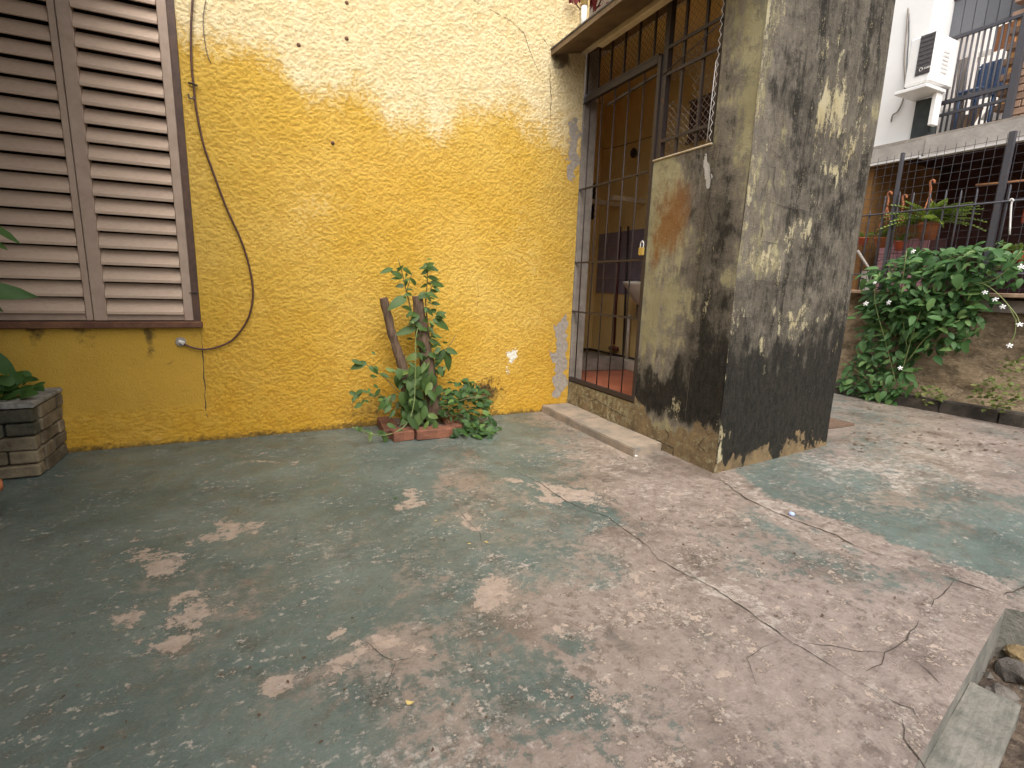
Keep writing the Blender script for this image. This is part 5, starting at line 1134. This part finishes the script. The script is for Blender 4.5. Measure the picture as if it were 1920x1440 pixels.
# emblem and squiggle lettering on the grille
bm = bmesh.new(); ez = gz0 + .045; yy = gy1 - .05
tube(bm, [(XA - .013, yy + .014 * math.cos(2 * PI * k / 8), ez + .014 * math.sin(2 * PI * k / 8)) for k in range(9)], .003, 4)
pts = []
for k in range(14): pts.append((XA - .013, yy - .025 - k * .0055, ez + (.010 if k % 2 else -.008)))
tube(bm, pts, .0028, 4); obj('emblem', bm, MATS['whiteplastic'], gr)
sv = [on(1772, 85, 1, ay0), on(1778, 150, 1, ay0)]
bm = bmesh.new()
for k in range(6): bx(bm, (sv[0].x + .0) , (sv[0].x + .10), ay0 - .003, ay0 - .0005, az0 + .10 + k * .035, az0 + .115 + k * .035)
obj('side_vent', bm, MATS['metaltrim'], ac)
sh = thing('ac_shelf', on(1740, 185, 0, XA), 'white bracket shelf under the air conditioner', 'shelf')
zs = az0 - .035; ys0, ys1 = ay0 - .02, on(1682, 178, 0, XA).y
box_obj('shelf_board', (XA - .05, XU - .001, ys0, ys1, zs - .03, zs), MATS['acwhite'], sh, bev=.004)
box_obj('bracket', (XU - .10, XU - .001, ys0 + .02, ys0 + .06, zs - .32, zs - .031), MATS['acwhite'], sh, bev=.004)
cb = tube_obj('drain_hose', spline([on(x, y, 0, XU - .02) for x, y in ((1703, 15), (1700, 60), (1696, 110), (1697, 160), (1694, 185), (1684, 208), (1674, 216), (1671, 228))], 5), .008, MATS['graycem'], n=7); tag(cb, 'grey drain hose hanging down the white wall by the air conditioner', 'hose')
cb = tube_obj('wall_cable', spline([on(x, y, 0, XU - .015) for x, y in ((1704, 25), (1704, 70), (1701, 110), (1700, 165))], 5), .005, MATS['irondark'], n=6); tag(cb, 'thin black cable down the white wall above the shelf', 'cable')

# tiled counter, white stove and orange pot behind the fence
XT = 5.95
ct = thing('pink_tiled_counter', on(1690, 520, 0, XT), 'pink tiled counter behind the fence under the hanging pots', 'counter')
a = on(1634, 560, 0, XT); b = on(1745, 445, 0, XT)
box_obj('counter_core', (XT + .008, XT + .3, b.y, a.y, 1.0, b.z), MATS['veranda'], ct)
nyt = 5; nzt = 4; dy = (a.y - b.y) / nyt; dz = (b.z - 1.01) / nzt
tme = bpy.data.meshes.new('tile'); bm = bmesh.new(); bx(bm, -.006, .006, -dy / 2 + .003, dy / 2 - .003, -dz / 2 + .003, dz / 2 - .003); bm.to_mesh(tme); bm.free(); tme.materials.append(MATS['pinktile'])
for i in range(nyt):
    for j in range(nzt):
        o = bpy.data.objects.new('tile', tme); link(o, ct); o.location = (XT, b.y + (i + .5) * dy, 1.01 + (j + .5) * dz)
a = on(1596, 555, 0, XT - .05); b = on(1632, 508, 0, XT - .05)
sb = thing('white_stove', (XT, a.y, 1.0), 'small white box stove with round door behind the fence by the pier', 'stove')
box_obj('body', (XT - .05, XT + .2, b.y, a.y, 1.0, b.z), MATS['whiteplastic'], sb, bev=.006)
cc = (a + b) / 2; tube_obj('round_door', [(XT - .055, cc.y + .06 * math.cos(2 * PI * k / 16), cc.z + .06 * math.sin(2 * PI * k / 16)) for k in range(17)], .006, IR, sb, 5)
br = tube_obj('dry_branch', [on(1608, 470, 0, XF - .08), on(1640, 520, 0, XF - .08)], [.014, .01], MATS['plankA']); tag(br, 'bare grey branch leaning on the fence beside the pier', 'branch')

# hanging pots with ferns
def frond_mesh(name, L, mat, nl=15):
    V = []; Fc = []
    for i in range(nl + 1):
        t = i / nl; y = t; z = -.55 * t * t + .25 * t
        w = .20 * math.sin(PI * min(1, .12 + .86 * t)) ** .8 * (1 - .3 * t)
        for s in (-1, 1):
            k = len(V); V += [(0, y - .028, z), (s * w, y + .05, z - .04 - .2 * w), (s * w * .5, y + .052, z - .01), (0, y + .028, z)]
            Fc.append((k, k + 1, k + 2, k + 3) if s > 0 else (k + 3, k + 2, k + 1, k))
    k = len(V)
    for i in range(6):
        t = i / 5; V += [(-.008, t, -.55 * t * t + .25 * t + .004), (.008, t, -.55 * t * t + .25 * t + .004)]
    for i in range(5): Fc.append((k + 2 * i, k + 2 * i + 1, k + 2 * i + 3, k + 2 * i + 2))
    me = bpy.data.meshes.new(name); me.from_pydata(V, [], Fc); me.update(); me.materials.append(mat); return me
FR = frond_mesh('frond', 1, MATS['fern'])
def hanging_pot(px0, py0, py1, hook, w_px, nf, fl, lbl, mat, X=5.76, hang=True, spread=1.0):
    c = on(px0, py1, 0, X); t_ = on(px0, py0, 0, X); h = t_.z - c.z
    r = abs(on(px0 - w_px / 2, py0, 0, X).y - on(px0 + w_px / 2, py0, 0, X).y) / 2
    th = thing('hanging_pot', c, lbl, 'hanging pot', 'pots hung behind the fence')
    bm = bmesh.new(); lathe(bm, [(r * .68, 0), (r * .95, h * .8), (r * .97, h * .82), (r * 1.06, h * .82), (r * 1.06, h), (r * .9, h), (r * .85, h * .85)], 18, c); obj('pot', bm, mat, th, True)
    if hang:
        hk = on(hook[0], hook[1], 0, X); top = hk - Vector((0, 0, .14))
        for k in range(3): tube_obj('hanger', [c + Vector((r * .98 * math.cos(2.1 * k + .4), r * .98 * math.sin(2.1 * k + .4), h)), top], .0055, MATS['terra'], th, 5)
        tube_obj('hook', spline([top, top + Vector((0, 0, .06)), hk + Vector((0, .012, -.02)), hk + Vector((0, 0, 0)), hk + Vector((0, -.02, -.01)), hk + Vector((0, -.022, -.03))], 4), .011, MATS['terra'], th, 6)
    for k in range(nf):
        a = random.uniform(0, 2 * PI); L = fl * random.uniform(.6, 1.1); el = random.uniform(.1, .9)
        d = Vector((math.cos(a) * .6, math.sin(a) * spread, el)).normalized()
        y = d; s = y.cross(Vector((0, 0, 1))).normalized(); z = s.cross(y)
        m = Matrix.Identity(4); b = c + Vector((0, 0, h * .95))
        for i in range(3): m[i][0] = s[i] * L; m[i][1] = y[i] * L; m[i][2] = z[i] * L; m[i][3] = b[i]
        put_leaf(FR, m, th, 'frond')
    return th
hanging_pot(1738, 418, 450, (1748, 338), 40, 46, .36, 'wide terracotta pot with a big spilling fern behind the fence', MATS['terra'], spread=1.3)
hanging_pot(1655, 446, 464, (1668, 360), 34, 14, .17, 'low terracotta pot on a long hook with sparse fern', MATS['terra'])
hanging_pot(1685, 452, 470, (1696, 366), 22, 10, .16, 'small orange-red square pot on a curled hook', MATS['terra2'])
hanging_pot(1617, 446, 460, (1617, 390), 18, 8, .13, 'orange pot half hidden behind the dark pier', MATS['terra2'], hang=False)
hanging_pot(1908, 472, 492, (1908, 400), 26, 12, .16, 'orange pot standing on a shelf at the far end of the fence', MATS['terra2'], hang=False)
o = box_obj('shelf_board', (5.72, 5.95, on(1940, 495, 0, 5.8).y, on(1870, 495, 0, 5.8).y, on(1908, 497, 0, 5.8).z - .03, on(1908, 494, 0, 5.8).z - .005), MATS['wood']); tag(o, 'dark wooden shelf under the orange pot behind the fence', 'shelf')
o = tube_obj('bamboo_pole', [on(1830, 347, 0, 5.9), on(1925, 338, 0, 5.9)], .010, MATS['orange']); tag(o, 'thin orange pole lying across behind the fence post', 'pole')
o = tube_obj('white_hook_rod', spline([on(x, y, 0, XF - .08) for x, y in ((1893, 440), (1896, 385), (1900, 376), (1896, 373), (1893, 377))], 4), .007, MATS['metaltrim']); tag(o, 'white curved rod hooked on the fence rail', 'rod')
o = box_obj('red_bucket', (6.3, 6.4, on(1935, 400, 0, 6.3).y, on(1916, 400, 0, 6.3).y, on(1920, 418, 0, 6.3).z, on(1920, 390, 0, 6.3).z), MATS['terra2'], bev=.01); tag(o, 'bright orange-red box on the veranda at the far right', 'box')

# climbing shrub with white flowers
LC = leaf_meshes('leaf', MATS['leafC'], w=1.05)
clb = thing('flowering_climber', (5.3, 2.6, .1), 'big glossy climbing shrub with white flowers spilling over the retaining wall', 'climbing shrub')
shapes = [(1745, 545, 118, 75, 1.0), (1735, 600, 110, 55, .9), (1800, 500, 110, 40, .6), (1690, 580, 75, 45, .8), (1665, 655, 62, 50, .9), (1650, 705, 78, 38, .9), (1648, 742, 40, 18, .5), (1760, 640, 60, 35, .4), (1720, 490, 60, 25, .4), (1600, 700, 30, 25, .3), (1890, 500, 34, 45, .5), (1860, 470, 60, 18, .5), (1650, 530, 40, 30, .3), (1610, 605, 25, 18, .2)]
wt = [s[2] * s[3] * s[4] for s in shapes]; items = []
for i in range(1500):
    sx, sy, rx_, ry_, _ = random.choices(shapes, wt)[0]
    r = math.sqrt(random.random()); a = random.uniform(0, 2 * PI); X_ = sx + rx_ * r * math.cos(a); Y_ = sy + ry_ * r * math.sin(a)
    dep = random.random(); bulge = .30 * (1 - .6 * r * r)
    xw = 5.52 - bulge * dep - (.02 if Y_ < 720 else .1)
    if Y_ > 715: xw = min(xw, 5.30)
    b = on(X_, Y_, 0, xw)
    if b.z < .02: b.z = .02 + random.random() * .05
    L = random.choice((random.uniform(.05, .08), random.uniform(.08, .125)))
    d = Vector((random.uniform(-.9, -.1), random.uniform(-1, 1), random.uniform(-1.0, .35))).normalized() * L
    n = Vector((-.8 + random.uniform(-.3, .3), random.uniform(-.5, .5), 1.0 + random.uniform(-.3, .3)))
    items.append((dep * (1 - r * .3), random.choice(LC), leaf_matrix(b, b + d, n, random.uniform(.85, 1.15))))
items.sort(key=lambda t: -t[0])
for _, me, m in items[:299]: put_leaf(me, m, clb)
joined('foliage', [(me, m) for _, me, m in items[299:]], MATS['leafC'], clb)
for pts in ([(1690, 700), (1720, 600), (1760, 500), (1830, 470)], [(1680, 720), (1660, 640), (1640, 560), (1650, 510)], [(1750, 560), (1830, 530), (1880, 560), (1905, 600)], [(1800, 540), (1870, 520), (1915, 470)], [(1700, 680), (1740, 630), (1800, 600)], [(1700, 650), (1690, 560), (1700, 470)], [(1670, 740), (1640, 720), (1600, 690)], [(1905, 600), (1903, 625), (1893, 648)], [(1880, 560), (1905, 590), (1912, 608)]):
    tube_obj('stem', spline([on(x, y, 0, 5.30) for x, y in pts], 5), .0035, MATS['vine'], clb, 5)
def flower(c, r, parent):
    V = [(0, 0, 0)]; Fc = []
    for k in range(5):
        a = 2 * PI * k / 5; b = a + .62; k0 = len(V)
        V += [(r * .45 * math.cos(a - .15), r * .45 * math.sin(a - .15), .1 * r), (r * math.cos(b - .25), r * math.sin(b - .25), -.12 * r), (r * .95 * math.cos(b + .2), r * .95 * math.sin(b + .2), -.1 * r), (r * .45 * math.cos(a + .7), r * .45 * math.sin(a + .7), .1 * r)]
        Fc.append((0, k0, k0 + 1, k0 + 2, k0 + 3))
    nrm = Vector((-1, random.uniform(-.5, .3), random.uniform(0, .7))).normalized(); qm = nrm.to_track_quat('Z', 'Y').to_matrix()
    o = py_obj('flower', [tuple(qm @ Vector(v) + c) for v in V], Fc, MATS['petal'], parent)
for x, y in ((1712, 471), (1666, 567), (1623, 569), (1847, 548), (1866, 561), (1880, 575), (1893, 648), (1915, 500), (1688, 690), (1912, 608), (1640, 530)): flower(on(x, y, 0, 5.29 if x > 1840 else 5.16), random.uniform(.017, .026), clb)
# ground plants on the bank
LE = leaf_meshes('leaf', m_leaf('bank_weed_leaf', (.10, .13, .04), (.17, .20, .06), (.26, .25, .10)), w=1.5, ns=3)
for i, (x, y, rx_, ry_, k, lbl) in enumerate(((1870, 740, 48, 32, 110, 'patch of small yellow-green weeds on the bank beside the kerb'), (1745, 740, 28, 18, 45, 'small green weed tuft behind the mossy kerb near the climber'), (1900, 690, 26, 24, 30, 'sparse weed patch halfway up the brown bank'))):
    w = thing('bank_weed', on(x, y + ry_, 0, 5.4), lbl, 'weed', 'weeds on the bank')
    for _ in range(k):
        r = math.sqrt(random.random()); a = random.uniform(0, 2 * PI); b = on(x + rx_ * r * math.cos(a), y + ry_ * r * math.sin(a), 0, 5.38 - .05 * random.random() + (.10 if i == 2 else 0))
        d = Vector((random.uniform(-1, 0), random.uniform(-1, 1), random.uniform(-.4, .6))).normalized() * random.uniform(.03, .055); put_leaf(random.choice(LE), leaf_matrix(b, b + d, (-.7, 0, 1), 1.0), w)
# fallen petals, litter
bm = bmesh.new(); V = []; Fc = []
def flake(c, s, V, Fc, up=.004):
    k = len(V); a = random.uniform(0, 6.3); n = 5
    for i in range(n):
        t = a + 2 * PI * i / n; rr = s * random.uniform(.5, 1.2) * (1.6 if i % 2 else .8); V.append((c.x + rr * math.cos(t), c.y + rr * math.sin(t), c.z + up + random.uniform(0, s * .35)))
    Fc.append(tuple(range(k, k + n)))
for _ in range(110):
    x = random.uniform(1180, 1900); y = random.uniform(880, 1180)
    if random.random() < .35: x, y = random.gauss(1330, 60), random.gauss(980, 35)
    c = floor_at(x, y)
    if (c - PIT).dot(nA) > -.03 and (c - PIT).dot(nB) > -.03: continue
    flake(c, random.uniform(.002, .006), V, Fc, .003)
for _ in range(160):
    c = floor_at(random.uniform(1600, 1920), random.uniform(748, 850))
    if c.x < 5.2: flake(c, random.uniform(.005, .016), V, Fc)
for _ in range(70): flake(floor_at(random.uniform(100, 1200), random.uniform(900, 1420)), random.uniform(.002, .005), V, Fc)
o = py_obj('leaf_litter', V, Fc, MATS['litter']); tag(o, 'scattered bits of dry brown leaf litter on the floor', 'litter', kind='stuff')
for i, (x, y, s) in enumerate(((817, 977, .009), (879, 1021, .009), (911, 1018, .012), (768, 1320, .012), (742, 935, .012))):
    V = []; Fc = []; flake(floor_at(x, y), s * .7, V, Fc, .003); o = py_obj('fallen_leaf', V, Fc, MATS['yellowleaf'] if i < 4 else MATS['leafA']); tag(o, ('little yellow fallen leaf on the worn green floor', 'little yellow fallen leaf on the worn green floor', 'little yellow fallen leaf on the worn green floor', 'larger pale yellow leaf flat on the green floor', 'small green fallen leaf on the dark green floor')[i], 'leaf', 'fallen leaves on the floor')
c = floor_at(1484, 966); bm = bmesh.new(); lathe(bm, [(.012, 0), (.013, .004), (.011, .010), (.004, .011)], 12, c + Vector((0, 0, .003))); o = obj('bottle_cap', bm, simple('pale_blue', (.35, .45, .75), (.45, .55, .82), 9, .4)); tag(o, 'tiny pale blue bottle cap lying by the floor crack', 'bottle cap')
c = floor_at(1190, 856); o = rock('pebble', c + Vector((.0, -.012, .008)), .010, MATS['whiteplastic']); tag(o, 'tiny white pebble at the corner of the cement step', 'pebble')
a = floor_at(1556, 790); b = floor_at(1602, 798); o = box_obj('drain_cover', (b.x - .75, b.x, b.y + .0, b.y + .35, .003, .018), MATS['wood']); tag(o, 'flat brown board lying on the floor behind the pier', 'board')

# red leafy vine over the slab
rvn = thing('red_vine', on(1130, 0, 0, 2.30), 'dark red dried vine hanging over the top of the porch slab', 'vine')
LR = leaf_meshes('leaf', MATS['redleaf'], w=1.3)
for i in range(60):
    x = random.uniform(1100, 1150); y = random.uniform(-60, 16) if x > 1108 else random.uniform(-60, 5)
    b = on(x, y, 0, 2.36 - random.random() * .12); d = Vector((random.uniform(-.8, .2), random.uniform(-1, 1), random.uniform(-1, .3))).normalized() * random.uniform(.04, .08); put_leaf(random.choice(LR), leaf_matrix(b, b + d, (-1, -.3, .5), 1.1), rvn)
for i in range(7):
    b = on(1068 + random.uniform(-6, 18), random.uniform(-20, 2), 1, YW - .06); put_leaf(random.choice(LR), leaf_matrix(b, b + Vector((random.uniform(-.04, .04), -.01, -.04)), (0, -1, .3), 1.1), rvn)
tube_obj('stem', spline([on(1150, -60, 0, 2.33), on(1125, 5, 0, 2.30), on(1112, 22, 0, 2.32)], 4), .005, MATS['darktwig'], rvn, 5); tube_obj('stem', spline([on(1068, -20, 1, YW - .05), on(1075, 0, 1, YW - .05), on(1088, 18, 1, YW - .05)], 4), .004, MATS['darktwig'], rvn, 5)
